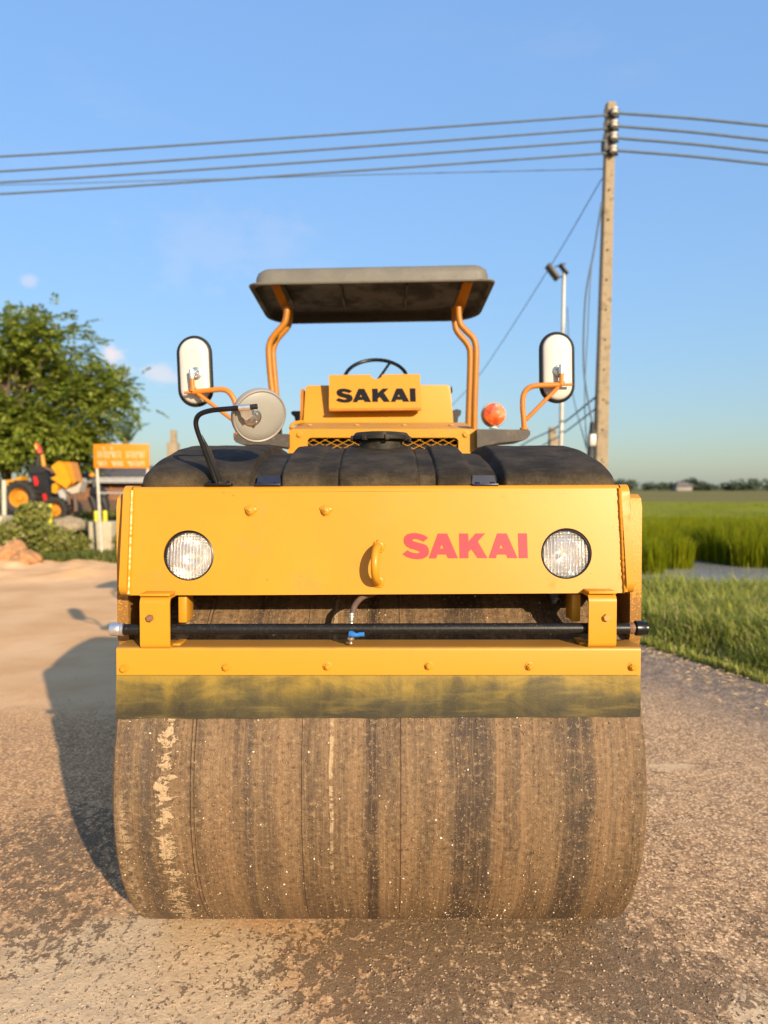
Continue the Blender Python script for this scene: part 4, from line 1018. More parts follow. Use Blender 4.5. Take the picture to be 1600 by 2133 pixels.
# --- spray bar
Yb = 2.018; a_, b_ = P(250, 1311, Yb), P(1326, 1308.5, Yb)
bm = NB(); tube(bm, [a_.lerp(b_, k / 12) for k in range(13)], .0152, 24); sb = obj('spray_bar', bm, 'bar', rl, 50)
dxx = (b_ - a_).normalized()
bm = NB(); lathe(bm, a_ + dxx * .012, -dxx, [(.0165, 0), (.0188, .002), (.0188, .008), (.0178, .010), (.0186, .012), (.0186, .034), (.0165, .038)], 32); obj('end_cap', bm, 'silver', sb)
bm = NB(); lathe(bm, b_ - dxx * .006, dxx, [(.0165, 0), (.0215, .003), (.0215, .022), (.0195, .026), (.0195, .034), (.012, .036)], 14); obj('end_knob', bm, 'black', sb)
bm = NB(); lathe(bm, b_ - dxx * .022, dxx, [(.0158, 0), (.0162, .006), (.0156, .014)], 20); obj('rust_collar', bm, 'rust', sb)
# valve and hose
bm = NB(); tube(bm, smooth_path([P(800, 1222, 2.13), P(778, 1236, 2.10), P(757, 1243, 2.07), P(741, 1258, 2.04), P(733, 1280, 2.02)], 8), .0085, 16); obj('hose', bm, 'hose', rl, 60)
bm = NB(); q = P(732, 1276, 2.018); lathe(bm, q, (0, 0, -1), [(.0095, 0), (.0105, .002), (.0105, .006), (.009, .007), (.0105, .009), (.0105, .013), (.008, .015), (.0085, .018), (.007, .020), (.0085, .023), (.007, .026), (.008, .029)], 18); obj('hose_clamp', bm, 'brass', rl)
bm = NB(); q = P(731, 1318, 2.005); lathe(bm, q, (0, 0, -1), [(.006, -.004), (.008, .002), (.008, .009), (.0105, .012), (.0105, .018), (.006, .020), (.004, .026), (.0055, .028), (.0055, .031)], 18); vb = obj('drain_valve', bm, 'brass', rl)
bm = NB(); tube(bm, [P(728, 1320, 1.992), P(734, 1321, 1.990), P(742, 1323, 1.988), P(750, 1321.5, 1.988), P(759, 1321, 1.988)], .005, 12, rs=[.0085, .0095, .0055, .0065, .0062]); obj('valve_handle', bm, 'blue', vb)
# --- scraper beam (angle iron) and flap
Yf = 1.992
a_, b_ = P(243, 1409, Yf), P(1335, 1350, Yf); zT = P(789, 1348, Yf).z; zB = P(789, 1406, Yf).z; rr = .010
prof = [(Yf + .10, zT)]
for k in range(6): q = R(90) * k / 5; prof.append((Yf + rr - rr * math.sin(q), zT - rr + rr * math.cos(q)))
prof += [(Yf, zB), (Yf + .006, zB), (Yf + .006, zT - rr - .002), (Yf + rr + .002, zT - .007), (Yf + .10, zT - .007)]
bm = NB(); prism(bm, [[Vector((a_.x, q[0], q[1])) for q in prof]], (b_.x - a_.x, 0, 0))
m = bpy.data.materials.new('stained_yellow_beam'); m.use_nodes = True
t = NT(m.node_tree); p = t.n['Principled BSDF']; c = t.coord('Object'); z = t.sep(c)[2]
nrm_z = t.sep(t.add('ShaderNodeNewGeometry').outputs['Normal'])[2]
f1 = t.noise(t.mapping(c, (6, 6, 3)), 2.5, 7, .65)
colb = t.mix(t.math('MULTIPLY', t.step(f1, .55, .75), .35), (.50, .220, .012), (.40, .19, .02))
colb = t.mix(t.math('MULTIPLY', t.step(t.math('ADD', nrm_z, t.math('MULTIPLY', f1, .8)), .85, 1.3), .75), colb, (.22, .12, .035))
t.set(p.inputs['Base Color'], colb); p.inputs['Roughness'].default_value = .42; M['beam'] = m
be = obj('scraper_beam', bm, 'beam', rl, 50)
for px, py_ in ((258, 1393), (471, 1390), (682, 1388), (893, 1387), (1103, 1388), (1317, 1389)):
    bm = NB(); c_ = P(px, py_, Yf - .0005)
    n_ = Vector((random.uniform(-.12, .12), -1, random.uniform(-.1, .1)))
    hexbolt(bm, c_, n_, .0092, .009); obj('bolt', bm, 'yellow', be)
m = bpy.data.materials.new('mossy_stained_rubber'); m.use_nodes = True
t = NT(m.node_tree); p = t.n['Principled BSDF']; c = t.coord('Object'); x, z = t.sep(c)[0], t.sep(c)[2]
big = t.noise(t.mapping(c, (1, 1, 1.6)), 7, 6, .62, .6); drip = t.noise(t.mapping(c, (22, 1, 4)), 1.2, 5, .6, .3); gr = t.noise(c, 160, 4, .7); hz = t.noise(t.mapping(c, (3, 1, 22)), 2, 4)
zn = t.math('MULTIPLY', z, 16.0)   # about -1..1
f = t.math('ADD', t.math('MULTIPLY', zn, -.24), t.math('ADD', t.math('MULTIPLY', big, .95), t.math('MULTIPLY', drip, .35)))
colf = t.mix(t.step(f, .32, .72), (.25, .165, .022), (.075, .058, .018))
colf = t.mix(t.math('MULTIPLY', t.step(f, .62, .95), .85), colf, (.024, .022, .014))
colf = t.mix(t.math('MULTIPLY', t.step(hz, .5, .7), .30), colf, (.24, .17, .04))
line = t.math('MULTIPLY', t.step(big, .55, .565), t.math('SUBTRACT', 1.0, t.step(big, .575, .60)))
colf = t.mix(t.math('MULTIPLY', line, .0), colf, (.22, .17, .08))
colf = t.mix(t.math('MULTIPLY', t.step(gr, .58, .75), .30), colf, (.27, .21, .09))
colf = t.mix(t.math('MULTIPLY', t.step(gr, .42, .28), .25), colf, (.04, .04, .02))
t.set(p.inputs['Base Color'], colf); p.inputs['Roughness'].default_value = .5; t.set(p.inputs['Normal'], t.bump(t.math('ADD', gr, t.math('MULTIPLY', big, 3.0)), .35, .002)); M['flap'] = m
bm = NB(); NXs = 60
top = [P(243 + (1334 - 243) * k / NXs, 1404 - 2 * k / NXs, Yf + .008) for k in range(NXs + 1)]
bot = [P(241 + (1334 - 241) * k / NXs, 1498 - 4.5 * k / NXs + .8 * math.sin(k * .9), 2.003 + .003 * math.sin(k * .35)) for k in range(NXs + 1)]
Fv = [[bm.verts.new(tq.lerp(bq, j / 6) + Vector((0, -.002 * math.sin(j / 6 * 3.1), 0))) for j in range(7)] for tq, bq in zip(top, bot)]
Bv = [[bm.verts.new(v.co + Vector((0, .007, 0))) for v in col_] for col_ in Fv]
for i in range(NXs):
    for j in range(6):
        bm.faces.new((Fv[i][j], Fv[i + 1][j], Fv[i + 1][j + 1], Fv[i][j + 1])); bm.faces.new((Bv[i][j + 1], Bv[i + 1][j + 1], Bv[i + 1][j], Bv[i][j]))
    bm.faces.new((Fv[i][0], Bv[i][0], Bv[i + 1][0], Fv[i + 1][0])); bm.faces.new((Fv[i][6], Fv[i + 1][6], Bv[i + 1][6], Bv[i][6]))
for i in (0, NXs):
    for j in range(6): bm.faces.new((Fv[i][j], Fv[i][j + 1], Bv[i][j + 1], Bv[i][j]))
obj('scraper_flap', bm, 'flap', rl)
# dark fitting under the panel at right
bm = NB(); q = P(1156, 1236, 2.12); lathe(bm, q, (0, 0, -1), [(.022, 0), (.022, .014), (.016, .016), (.016, .028)], 20); obj('drain_plug', bm, 'black', rl)

# --- water tank
def tank_x(x):   # groove depth across the width
    d = 0.0
    def sm(a, b, w_=.003): return 1 / (1 + math.exp(-(x - a) / w_)) * 1 / (1 + math.exp((x - b) / w_))
    d += .030 * sm(-.392, -.305) + .012 * sm(.10, .153) + .028 * sm(.262, .352) + .010 * sm(-.20, -.135)
    for g_ in (-.305, -.390, -.135, .10, .153, .262): d += .008 * math.exp(-((x - g_) / .0042) ** 2)
    d += .018 * math.exp(-((x - .340) / .010) ** 2)
    return d
bm = NB(); xs = []
NXT = 520
x0, x1 = -.722, .69; xm, hw = (x0 + x1) / 2, (x1 - x0) / 2
for i in range(NXT + 1): xs.append(xm - hw * math.cos(math.pi * i / NXT) * 1.0 if False else x0 + (x1 - x0) * i / NXT)
prof = [(2.135, 1.425), (2.118, 1.452), (2.116, 1.478), (2.128, 1.500), (2.17, 1.520), (2.25, 1.545), (2.35, 1.568), (2.47, 1.592), (2.60, 1.607), (2.80, 1.611), (3.0, 1.600), (3.12, 1.57), (3.17, 1.50), (3.17, 1.425)]
prof = smooth_path([Vector((a_, b_, 0)) for a_, b_ in prof], 3); prof = [(q.x, q.y) for q in prof]
colsv = []
cyc, czc = 2.62, 1.36
for x in xs:
    s_ = abs(x - xm) / hw; s2 = min(s_, 1)
    end = (1 - max(0, (s2 - .93) / .07) ** 2.0)    # shoulder
    end = max(end, 0)
    top_k = .72 + .28 * math.sqrt(end)
    dep = tank_x(x); colr = []
    for (y_, z_) in prof:
        dy, dz = y_ - cyc, z_ - czc; L_ = math.hypot(dy, dz)
        zz = 1.425 + (z_ - 1.425) * top_k
        yy_ = y_ + (.05 * (1 - math.sqrt(end)) * (1 if dy < 0 else -1))
        k_ = max(0, min(1, (z_ - 1.43) / .03)) * dep
        wob = .0022 * math.sin(x * 37 + y_ * 11) * math.sin(y_ * 23 + x * 5)
        colr.append(bm.verts.new((x, yy_ - dy / L_ * k_, zz - dz / L_ * k_ + wob)))
    colsv.append(colr)
for A_, B_ in zip(colsv, colsv[1:]):
    for k in range(len(A_) - 1): bm.faces.new((A_[k], B_[k], B_[k + 1], A_[k + 1]))
bm.faces.new(colsv[0]); bm.faces.new(colsv[-1][::-1])
tk = obj('water_tank', bm, 'tank', rl, 50)
m = bpy.data.materials.new('weathered_tank_plastic'); m.use_nodes = True
t = NT(m.node_tree); p = t.n['Principled BSDF']; c = t.coord('Object'); z = t.sep(c)[2]
n1 = t.noise(c, 9, 7, .65); n2 = t.noise(t.mapping(c, (1, 3, 3)), 22, 6, .7); n3 = t.noise(c, 130, 4, .7)
ct = t.mix(t.step(n1, .35, .7), (.018, .014, .009), (.054, .041, .026))
ct = t.mix(t.math('MULTIPLY', t.step(n2, .52, .74), .45), ct, (.060, .045, .027))
low = t.step(t.math('ADD', t.math('MULTIPLY', z, -16.0), t.math('MULTIPLY', n1, 1.6)), 1.15, 2.0)
ct = t.mix(t.math('MULTIPLY', low, t.math('MULTIPLY_ADD', n3, 1.1, -.1)), ct, (.14, .095, .045))
ct = t.mix(t.math('MULTIPLY', t.step(n3, .68, .76), .6), ct, (.22, .19, .15))
t.set(p.inputs['Base Color'], ct); t.set(p.inputs['Roughness'], t.math('MULTIPLY_ADD', n2, .2, .62))
t.set(p.inputs['Normal'], t.bump(t.math('ADD', t.math('MULTIPLY', n2, 1.2), t.math('MULTIPLY', n3, .5)), .9, .006)); p.inputs['Specular IOR Level'].default_value = .18; tk.data.materials[0] = m
q = P(794, 930, 2.50); zc = 1.606
bm = NB(); lathe(bm, (q.x, 2.52, zc), (0, 0, 1), [(.075, -.02), (.075, .014), (.088, .018)], 40); obj('neck', bm, 'tank', tk)
bm = NB(); lathe(bm, (q.x, 2.52, zc + .012), (0, 0, 1), [(.090, 0), (.100, .004), (.100, .016), (.090, .028), (.060, .031), (0, .032)], 40)
for k in range(8):
    a_ = k * math.pi / 4 + .2; cc_ = Vector((q.x, 2.52, zc + .022)) + Vector((math.cos(a_), math.sin(a_), 0)) * .099
    box(bm, cc_ + Vector((-.008, -.008, -.012)), cc_ + Vector((.008, .008, .008)), .003, rot=Matrix.Rotation(a_, 3, 'Z'), piv=cc_)
obj('filler_cap', bm, 'tank', tk)
# tank clips on the top plate
zP = (PN(785, 1024) + Vector((0, 0, rad))).z
for px in (558, 1010):
    a_ = P(px, 1010, 2.10); bm = NB()
    box(bm, (a_.x - .038, 2.085, zP + .001), (a_.x + .038, 2.13, zP + .007), .001)
    prism(bm, [[Vector((a_.x - .036, 2.118, zP + .005)), Vector((a_.x + .036, 2.118, zP + .005)), Vector((a_.x + .032, 2.126, zP + .032)), Vector((a_.x - .032, 2.126, zP + .032))]], (0, .006, 0))
    for sx in (-.022, .022): hexbolt(bm, (a_.x + sx, 2.098, zP + .006), (0, 0, 1), .007, .006, True, False)
    obj('tank_clip', bm, 'navy', rl)

# --- round mirror
bm = NB(); a_ = P(455, 1018, 2.095)
box(bm, (a_.x - .038, 2.083, zP + .001), (a_.x + .038, 2.125, zP + .008), .001)
for sx in (-.026, .028): hexbolt(bm, (a_.x + sx, 2.095, zP + .007), (0, 0, 1), .006, .007, False, True)
mb = obj('round_mirror_arm', bm, 'black', rl)
bm = NB(); tube(bm, smooth_path([P(453, 1012, 2.10), P(440, 975, 2.09), P(425, 935, 2.075), P(410, 893, 2.06), P(409, 874, 2.055), P(418, 862, 2.045), P(440, 855, 2.03), P(470, 852, 2.018), P(533, 847, 2.010)], 6), .0072, 16); obj('tube', bm, 'black', mb, 60)
bm = NB(); prism(bm, [[P(457, 1010, 2.104), P(462, 1000, 2.104), P(440, 940, 2.085), P(420, 905, 2.07), P(432, 940, 2.08)]], (0, .006, 0)); obj('gusset', bm, 'black', mb)
mc = P(541, 867, 2.075); mn = Vector((.62, -1, .30)).normalized()
# disc seen as an ellipse: axis leans
mn = Vector((.52, -.9, -.50)).normalized(); rm = .0805
bm = NB(); lathe(bm, mc, mn, [(rm, -.014), (rm * 1.0, -.004), (rm * .99, .002), (rm * .955, .0055), (rm * .90, .003)], 64, True, False); rmo = obj('round_mirror', bm, 'greyrim', rl, 30)
bm = NB(); lathe(bm, mc, mn, [(rm * .915, .001), (rm * .90, .0035), (rm * .86, .006), (rm * .6, .0105), (rm * .3, .013), (0, .0135)], 64, False, False); obj('shell', bm, 'greydisc', rmo, 60)
bm = NB(); lathe(bm, mc, mn, [(0, -.0145), (rm * .95, -.0145)], 48, False, False); obj('mirror_glass', bm, 'glassmirror', rmo)
mu = Vector((-1, 0, .25)); mu = (mu - mn * mu.dot(mn)).normalized(); mk = mc + mu * .026 + mn * .0145
bm = NB(); lathe(bm, mk, mn, [(.0265, -.006), (.0265, .0), (.024, .002), (.012, .003), (.011, .008), (0, .009)], 32); obj('swivel_plate', bm, 'zinc', rmo)
for dx, dz in ((-.012, .006), (.010, -.012), (.012, .010)):
    bm = NB(); hexbolt(bm, mk + Vector((dx, -.004, dz)), mn, .0052, .006, False, True); obj('screw', bm, 'zinc', rmo)
bm = NB(); tube(bm, [P(498, 850, 2.012), P(522, 848, 2.010)], .0092, 18); q0 = P(506, 856, 2.036)
prism(bm, [[P(499, 853, 2.008), P(522, 850, 2.008), P(526, 868, 2.020), P(513, 876, 2.024), P(503, 868, 2.020)]], (0, .008, 0)); obj('clamp', bm, 'silver', rmo)
bm = NB(); tube(bm, [P(518, 848.5, 2.010), P(536, 846.5, 2.009)], .0075, 16); obj('arm_end_sleeve', bm, 'rubber', rmo)

# --- grey side plates carrying mirrors and beacon
SYd = 3.25
bm = NB(); prism(bm, [[P(a_, b_, SYd) for a_, b_ in ((994, 894), (1098, 895), (1104, 897), (1105, 905), (1098, 914), (1092, 917), (1040, 922), (994, 932))]], (0, .28, 0)); mr = obj('mirror_plate', bm, 'greyplate', rl)
bm = NB(); prism(bm, [[P(a_, b_, SYd) for a_, b_ in ((601, 904), (490, 903), (486, 906), (487, 916), (492, 922), (503, 926), (560, 926), (601, 932))]], (0, .28, 0)); ml = obj('mirror_plate', bm, 'greyplate', rl)
def oval_mirror(pc, tilt, arm, brace, stubp, plate, ext, side):
    cx_, cy_ = pc; Ym = SYd + .09
    ca_, sa_ = math.cos(R(tilt)), math.sin(R(tilt))
    def stad(w_, h_, n_=16):
        pts = []
        for k in range(n_ + 1): a2 = math.pi * k / n_; pts.append((w_ * math.cos(a2), h_ - w_ + w_ * math.sin(a2)))
        for k in range(n_ + 1): a2 = math.pi + math.pi * k / n_; pts.append((w_ * math.cos(a2), -(h_ - w_) + w_ * math.sin(a2)))
        return [(cx_ + x_ * ca_ + z_ * sa_, cy_ - (z_ * ca_ - x_ * sa_)) for x_, z_ in pts]
    def rings(specs, capf=False, capb=False):
        bm = NB(); prev = None
        for (w_, h_, yy_) in specs:
            cur = [bm.verts.new(P(a2, b2, Ym) + Vector((0, yy_, 0))) for a2, b2 in stad(w_, h_)]
            if prev:
                for k in range(len(cur)): bm.faces.new((prev[k], prev[(k + 1) % len(cur)], cur[(k + 1) % len(cur)], cur[k]))
            elif capf: bm.faces.new(cur)
            prev = cur
        if capb: bm.faces.new(prev[::-1])
        return bm
    sh = rings([(7, 44, -.030), (18, 54, -.031), (22, 58, -.027), (27, 64, -.025), (30, 67.5, -.017), (31.5, 69, -.004)], True); om = obj('side_mirror', sh, 'white', rl, 60)
    obj('rubber_rim', rings([(30.0, 67.5, -.008), (31.5, 69, -.016), (34.5, 72, -.014), (37, 74.6, -.004), (36, 73.6, .008), (32, 70, .006)]), 'rubber', om, 60)
    obj('mirror_glass', rings([(33, 71, .003), (33, 71, .005)], True, True), 'glassmirror', om)
    bm = NB(); c_ = P(*plate, Ym) + Vector((0, -.033, 0)); lathe(bm, c_, (0, -1, 0), [(.028, -.004), (.028, .003), (.024, .005), (.010, .005), (.010, .012), (0, .013)], 28)
    for a2 in (.6, 2.6, 4.6): hexbolt(bm, c_ + Vector((math.cos(a2) * .016, -.004, math.sin(a2) * .016)), (0, -1, 0), .005, .006, False, True)
    obj('swivel_plate', bm, 'zinc', om)
    Ya = Ym - .062
    bm = NB(); q_ = P(*stubp[0], Ya); q2 = P(*stubp[1], Ya); tube(bm, [q2, q2 + (q2 - q_).normalized() * .04], .0115, 14); tube(bm, [q2 + Vector((0, 0, .015)), c_ + Vector((0, -.008, .0))], .008, 10); obj('clamp', bm, 'silver', om)
    bm = NB(); tube(bm, smooth_path([P(*a2, Ya) for a2 in arm], 6), .0122, 16)
    ar = obj('mirror_arm', bm, 'orange_tube', rl, 60)
    bm = NB(); tube(bm, [P(*brace[0], Ya), P(*brace[1], Ya)], .0092, 12); obj('brace', bm, 'orange_tube', ar)
    bm = NB(); tube(bm, [q_, q2], .0105, 12); tube(bm, [P(*stubp[0], Ya) + Vector((0, 0, -.008)), P(*stubp[0], Ya) + Vector((0, 0, .010))], .016, 12); obj('upright', bm, 'orange_tube', ar)
    bm = NB(); tube(bm, [P(*ext[0], Ya), P(*ext[1], Ya)], .0062, 10); obj('tip', bm, 'orange_tube', ar)
    bm = NB(); f_ = P(*arm[-1], Ya); lathe(bm, f_ + Vector((0, 0, -.004)), (0, 0, 1), [(.020, 0), (.020, .008), (.014, .010)], 20); obj('foot_flange', bm, 'orange_tube', ar)
oval_mirror((407, 774), -2.5, [(402, 817), (430, 814), (462, 811), (477, 817), (488, 833), (492, 852), (494, 880), (496, 904)], ((412, 820), (492, 880)), ((402, 812), (400, 788)), (412, 780), ((405, 817), (384, 818)), -1)
oval_mirror((1159.5, 766), -.5, [(1170, 801.5), (1140, 802.5), (1112, 804), (1098, 811), (1090, 826), (1089, 850), (1091, 872), (1092, 893)], ((1163, 806), (1096, 874)), ((1169.5, 799), (1169.5, 778)), (1161, 775), ((1168, 801), (1192, 801)), 1)
# --- beacon
m = bpy.data.materials.new('orange_beacon_lens'); m.use_nodes = True
t = NT(m.node_tree); p = t.n['Principled BSDF']; c = t.coord('Object'); x, z = t.sep(c)[0], t.sep(c)[2]
rad_ = t.add('ShaderNodeVectorMath', {0: t.comb(x, 0.0, z)}, operation='LENGTH').outputs['Value']; an = t.math('ARCTAN2', x, z)
rg = t.math('SINE', t.math('MULTIPLY', rad_, 900.0)); sp_ = t.math('SINE', t.math('MULTIPLY', an, 40.0))
t.set(p.inputs['Base Color'], t.mix(t.step(t.noise(c, 30, 4), .35, .65), (.42, .045, .008), (.70, .15, .018)))
p.inputs['Roughness'].default_value = .12; p.inputs['Subsurface Weight'].default_value = .25; p.inputs['Subsurface Radius'].default_value = (.02, .006, .002)
t.set(p.inputs['Normal'], t.bump(t.math('ADD', rg, sp_), .35, .001)); p.inputs['Coat Weight'].default_value = .6; M['beacon'] = m
bc = P(1028.5, 864, SYd + .02); rb = .054
bm = NB(); lathe(bm, bc, (0, -1, 0), [(rb * .9, -.03), (rb * 1.06, -.012), (rb * 1.06, 0), (rb * 1.0, .006), (rb * .95, .004)], 48); bo = obj('beacon', bm, 'white', rl, 30)
bm = NB(); lathe(bm, bc, (0, -1, 0), [(rb * .95, .002), (rb * .94, .014), (rb * .88, .026), (rb * .6, .032), (rb * .3, .037), (0, .040)], 48, False, False); obj('lens', bm, 'beacon', bo, 50)
bm = NB(); q = P(1028.5, 893, SYd + .02); tube(bm, [q + Vector((0, 0, 0)), q + Vector((0, 0, .014))], .012, 14); lathe(bm, q, (0, 0, 1), [(.02, 0), (.02, .004)], 16); obj('stem', bm, 'white', bo)

# --- radiator hood
HY = 3.30
bm = NB()
outer = [(600, 960), (600, 905), (602, 899), (607, 895), (613, 893.5), (984, 893.5), (990, 895), (994, 899), (995, 905), (995, 960)]
hole = [(641, 952), (641, 917), (644, 913), (649, 911.5), (946, 911.5), (951, 913), (955, 917), (955, 952)]
prism(bm, [[P(a_, b_, HY) for a_, b_ in outer], [P(a_, b_, HY) for a_, b_ in hole]], (0, .012, 0)); hd = obj('hood', bm, 'yellow', rl)
# hood shell behind: sloping top and sides
A0, A1 = P(602, 895, HY + .011), P(993, 895, HY + .011); B0, B1 = P(632, 882, 3.72), P(945, 882, 3.72)
B0.x, B1.x = A0.x * 1.0, A1.x * 1.0; B0.z = B1.z = P(790, 880, 3.72).z
bm = NB(); nS = 8
for (X0, X1, sgn) in ((A0.x, A1.x, 0),):
    pr = []
    for k in range(nS + 1): pr.append(k / nS)
    zlo = 1.3
    prof = [Vector((X0, 0, zlo)), Vector((X0, 0, A0.z - .012)), Vector((X0 + .004, 0, A0.z - .004)), Vector((X0 + .014, 0, A0.z)), Vector((X1 - .014, 0, A0.z)), Vector((X1 - .004, 0, A0.z - .004)), Vector((X1, 0, A0.z - .012)), Vector((X1, 0, zlo))]
    prev = None
    for k in pr:
        cur = [bm.verts.new(Vector((v.x, A0.y + (3.72 - A0.y) * k, v.z + (0 if v.z < zlo + .01 else (B0.z - A0.z) * k)))) for v in prof]
        if prev:
            for j in range(len(cur) - 1): bm.faces.new((prev[j], prev[j + 1], cur[j + 1], cur[j]))
        prev = cur
obj('hood_top', bm, 'yellow_dusty', hd)
bm = NB(); box(bm, (A0.x + .02, HY + .06, 1.45), (A1.x - .02, HY + .07, A0.z - .02)); obj('radiator_core', bm, 'dark', hd)
for px in (624, 970):
    bm = NB(); hexbolt(bm, P(px, 905, HY - .001), (0, -1, 0), .012, .008, True, False); obj('bolt', bm, 'yellow', hd)
for px, py_ in ((645, 886), (743, 885), (842, 884.5), (940, 884)):
    c_ = P(px, py_, 3.52); c_.z = A0.z + (B0.z - A0.z) * (3.52 - A0.y) / (3.72 - A0.y); bm = NB(); lathe(bm, c_, (0, 0, 1), [(.014, 0), (.014, .004), (.010, .007)], 8); obj('bolt', bm, 'yellow_dusty', hd)
bm = NB(); gY = HY + .016; sp, hh_ = 24.5, 12.3
def clip(p0, p1):
    x0_, x1_, y0_, y1_ = 642, 954, 912, 952
    t0, t1 = 0, 1; dx_, dy_ = p1[0] - p0[0], p1[1] - p0[1]
    for pq, q_ in ((-dx_, p0[0] - x0_), (dx_, x1_ - p0[0]), (-dy_, p0[1] - y0_), (dy_, y1_ - p0[1])):
        r_ = q_ / pq
        if pq < 0: t0 = max(t0, r_)
        else: t1 = min(t1, r_)
    return None if t0 >= t1 else ((p0[0] + dx_ * t0, p0[1] + dy_ * t0), (p0[0] + dx_ * t1, p0[1] + dy_ * t1))
for i in range(-4, 20):
    for s_ in (1, -1):
        a2 = (630 + i * sp, 905 if s_ > 0 else 965); b2 = (a2[0] + 60 * sp / hh_ * 1.0, a2[1] + s_ * 60)
        q_ = clip(a2, b2)
        if q_: tube(bm, [P(*q_[0], gY + (.002 if s_ > 0 else 0)), P(*q_[1], gY + (.002 if s_ > 0 else 0))], .0015, 6)
obj('mesh_grille', bm, 'yellow', hd)
# --- console
CY = 3.72
bm = NB(); prism(bm, [[P(a_, b_, CY) for a_, b_ in ((632, 884), (634, 806), (637, 801), (642, 800), (932, 799), (937, 801), (940, 806), (945, 884))]], (0, .34, 0))
for v in bm.verts:
    if v.co.z > 1.85: v.co.y += .05
cs = obj('console', bm, 'yellow', rl)
bm = NB(); prism(bm, [[P(a_, b_, CY + .03) for a_, b_ in ((625, 884), (626, 815), (628, 810), (632, 810), (632, 884))]], (0, .3, 0)); obj('console_side', bm, 'post', cs)
bm = NB(); prism(bm, [[P(a_, b_, CY + .06) for a_, b_ in ((935, 812), (941, 803), (943, 816), (938, 820))]], (0, .1, 0)); obj('latch', bm, 'black', cs)
PYd = 3.675; pnl = Vector((0, -1, 0))
out_ = [(685.5, 851), (685.5, 781), (762, 780.2), (765, 780)]
for k in range(9): a2 = math.pi * k / 8; out_.append((784 - 12 * math.cos(a2), 780.5 + 9 * math.sin(a2)))
out_ += [(803, 780), (806, 779.5), (875, 779), (878, 849)]
bm = NB(); prism(bm, [[P(a_, b_, PYd) for a_, b_ in out_]], (0, .04, 0)); npn = obj('name_plate', bm, 'yellow', rl)
bm = NB(); prism(bm, [[P(a_, b_, PYd - .015) for a_, b_ in ((686, 851), (878, 849), (878, 853), (872, 854), (700, 856), (686, 856))]], (0, .05, 0)); obj('lower_lip', bm, 'post', npn)
lettering(699.5, 866.5, 809, 838.5, lambda a_, b_: P(a_, b_ - (a_ - 783) * .006, PYd), .0022, 'blacktext', npn, .0018, pnl)
# loop handle left
bm = NB(); tube(bm, smooth_path([P(606, 893, 3.42), P(610, 884, 3.45), P(622, 880, 3.5), P(632, 879, 3.55)], 5), .010, 10); obj('grab_loop', bm, 'yellow', hd)
# armrests / levers
for (pts, Yd) in ((((606, 858), (611, 856), (626, 856), (626, 872), (622, 880), (616, 880), (613, 868), (607, 863)), 4.15), (((942, 855), (952, 852), (961, 855), (960, 864), (955, 868), (953, 882), (942, 882)), 4.15)):
    bm = NB(); prism(bm, [[P(a_, b_, Yd) for a_, b_ in pts]], (0, .25, 0)); obj('armrest', bm, 'vinyl', rl)
# --- steering wheel
sc_ = P(783, 789, 4.12); sn = Vector((0, -.72, .69)).normalized(); sa = Vector((1, 0, 0)); sb2 = sn.cross(sa)
bm = NB(); tube(bm, [sc_ + (sa * math.cos(a2) + sb2 * math.sin(a2)) * .178 for a2 in [2 * math.pi * k / 48 for k in range(48)]], .0105, 12, closed=True); sw = obj('steering_wheel', bm, 'black', rl, 60)
for a2 in (62, 182, 302):
    bm = NB(); q_ = sc_ + (sa * math.cos(R(a2)) + sb2 * math.sin(R(a2)) * (1 if sb2.z > 0 else -1)) * .175; tube(bm, [sc_ - sn * .03, q_], .008, 10); obj('spoke', bm, 'black', sw)
bm = NB(); tube(bm, [sc_ - sn * .02, sc_ - sn * .45], .025, 12); obj('steering_column', bm, 'black', sw)
# --- canopy posts
def post(pts, Yd):
    bm = NB(); tube(bm, smooth_path([P(a_, b_, Yd) for a_, b_ in pts], 5), .0185, 16); return obj('canopy_post', bm, 'post', rl, 60)
post([(580, 925), (573, 860), (564, 790), (560, 735), (562, 715), (570, 700), (584, 684), (593, 672), (597, 655), (598, 640)], 4.25)
post([(583, 925), (579, 860), (573, 790), (569, 740), (571, 722), (578, 706), (592, 690), (601, 678), (604, 660), (604, 640)], 4.42)
post([(988, 900), (989, 840), (991, 780), (992, 735), (990, 715), (984, 702), (970, 688), (960, 676), (956, 660), (955, 640)], 4.25)
post([(975, 900), (977, 840), (979, 780), (979.5, 738), (977, 724), (970, 712), (957, 697), (950, 685), (947, 665), (947, 640)], 4.42)
for pts in (((563, 592), (582, 592), (606, 650), (603, 663), (592, 655)), ((966, 588), (986, 588), (963, 655), (945, 662), (944, 648))):
    Yd = (4.07, 4.07, 4.33, 4.35, 4.33); bm = NB()
    v_ = [bm.verts.new(P(a_, b_, y_)) for (a_, b_), y_ in zip(pts, Yd)]; bm.faces.new(v_)
    r_ = bmesh.ops.extrude_face_region(bm, geom=bm.faces[:]); bmesh.ops.translate(bm, verts=[g_ for g_ in r_['geom'] if isinstance(g_, bmesh.types.BMVert)], vec=(0, .02, .02))
    obj('canopy_bracket', bm, 'post', rl)
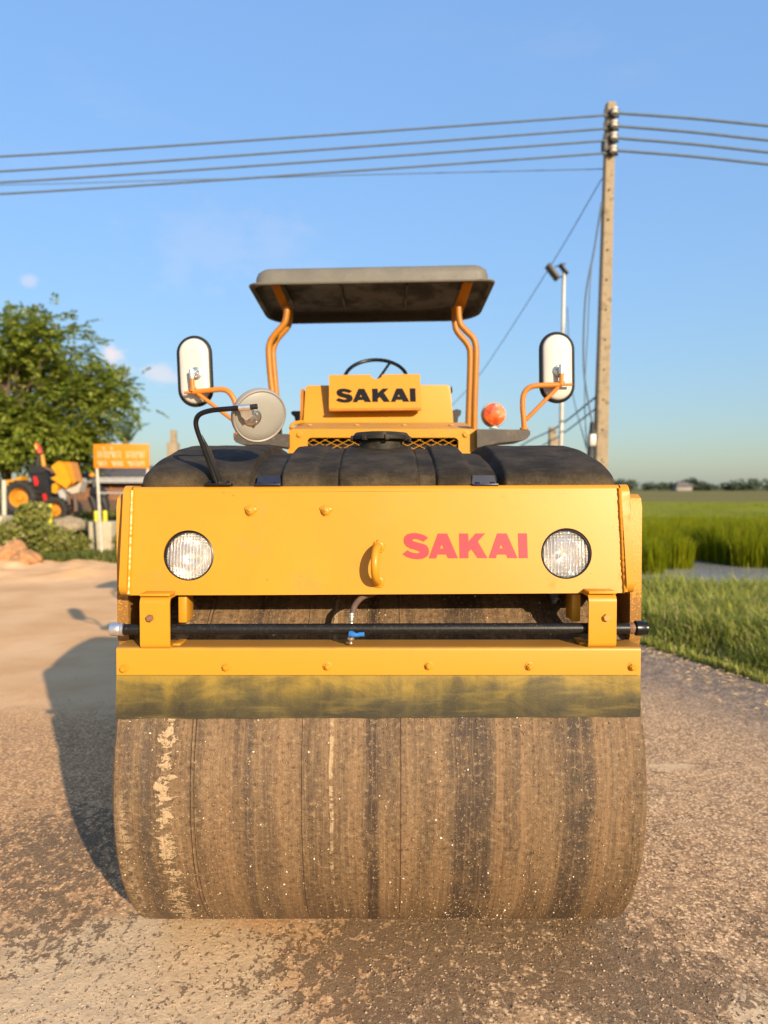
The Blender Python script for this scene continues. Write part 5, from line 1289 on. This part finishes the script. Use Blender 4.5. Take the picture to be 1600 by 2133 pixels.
# --- canopy
CWK = 1.012
cxy = Vector(((P(517, 585, 4.02).x + P(1032, 583, 4.02).x) / 2, 4.02, 0)); chw = (P(1032, 583, 4.02).x - P(517, 585, 4.02).x) / 2
chw *= CWK; cdl = .78; z0 = P(775, 586, 4.02).z; ccy = 4.02 + cdl / 2
def rrect(inset, z, rc=.16, n_=8):
    hx_, hy_ = chw - inset, cdl / 2 - inset; rc = max(rc - inset, .03); pts = []
    for qx, qy, a0 in ((1, 1, 0), (-1, 1, 90), (-1, -1, 180), (1, -1, 270)):
        for k in range(n_ + 1):
            a2 = R(a0 + 90 * k / n_); rx_ = rc if qy > 0 else min(rc, .07)
            x_ = qx * (hx_ - rx_) + rx_ * math.cos(a2); y_ = qy * (hy_ - rx_) + rx_ * math.sin(a2)
            zz = z - .035 * ((y_ + hy_) / (2 * hy_)) - .020 * (1 - (x_ / hx_) ** 2) * (1 if y_ > 0 else .2) + .012 * (x_ / hx_) * (-1 if False else 1)
            pts.append(Vector((cxy.x + x_, ccy + y_, zz)))
    return pts
def canopy_ring(specs, cap=None):
    bm = NB(); prev = None
    for ins, z in specs:
        cur = [bm.verts.new(v) for v in rrect(ins, z)]
        if prev:
            for k in range(len(cur)): bm.faces.new((prev[k], prev[(k + 1) % len(cur)], cur[(k + 1) % len(cur)], cur[k]))
        prev = cur
    if cap: bm.faces.new(prev)
    return bm
cp = obj('canopy', canopy_ring([(.006, z0 - .006), (0, z0), (0, z0 + .006), (.030, z0 + .008), (.034, z0 + .018), (.036, z0 + .055), (.044, z0 + .080), (.062, z0 + .098), (.12, z0 + .112), (.3, z0 + .120)], True), 'canopy', rl, 50)
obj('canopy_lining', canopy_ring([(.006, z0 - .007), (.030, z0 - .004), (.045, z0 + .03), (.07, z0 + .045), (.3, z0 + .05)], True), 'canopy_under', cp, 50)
for k in (-.5, -.18, .2, .52):
    bm = NB(); box(bm, (cxy.x + k - .006, 4.10, z0 - .0), (cxy.x + k + .006, 4.68, z0 + .02), .002)
    obj('rib', bm, 'canopy_under', cp)
# --- rear part of the machine (hidden from the front)
bm = NB(); box(bm, (-.58, 3.74, .62), (.58, 5.55, 1.36), .05, 3); obj('rear_body', bm, 'yellow', rl)
bm = NB(); box(bm, (-.30, 3.15, .62), (.28, 3.80, 1.10), .03); obj('articulation_joint', bm, 'dark', rl)
bm = NB(); box(bm, (-.42, 3.34, .95), (.40, 3.74, 1.5), .02); obj('radiator_support', bm, 'dark', rl)
bm = NB(); box(bm, (-.26, 4.45, 1.37), (.24, 4.92, 1.52), .04, 3); box(bm, (-.25, 4.86, 1.50), (.23, 4.97, 1.83), .04, 3); obj('seat', bm, 'vinyl', rl)
for sg_ in (-1, 1):
    for k in (0, 1):
        bm = NB(); xc = DX + sg_ * (.22 + .30 * k); lathe(bm, (xc - .13, 4.95, .47), (1, 0, 0), [(.22, .0), (.42, .0), (.465, .03), (.47, .07), (.47, .19), (.465, .23), (.42, .26), (.22, .26)], 40); obj('rear_tyre', bm, 'tyre', rl)
for px_w, zz in ((-.60, .0), (.57, .0)):
    bm = NB(); tube(bm, [(px_w, 4.25, 1.30), (px_w, 4.25, 1.45)], .03, 10); obj('post_socket', bm, 'post', rl)
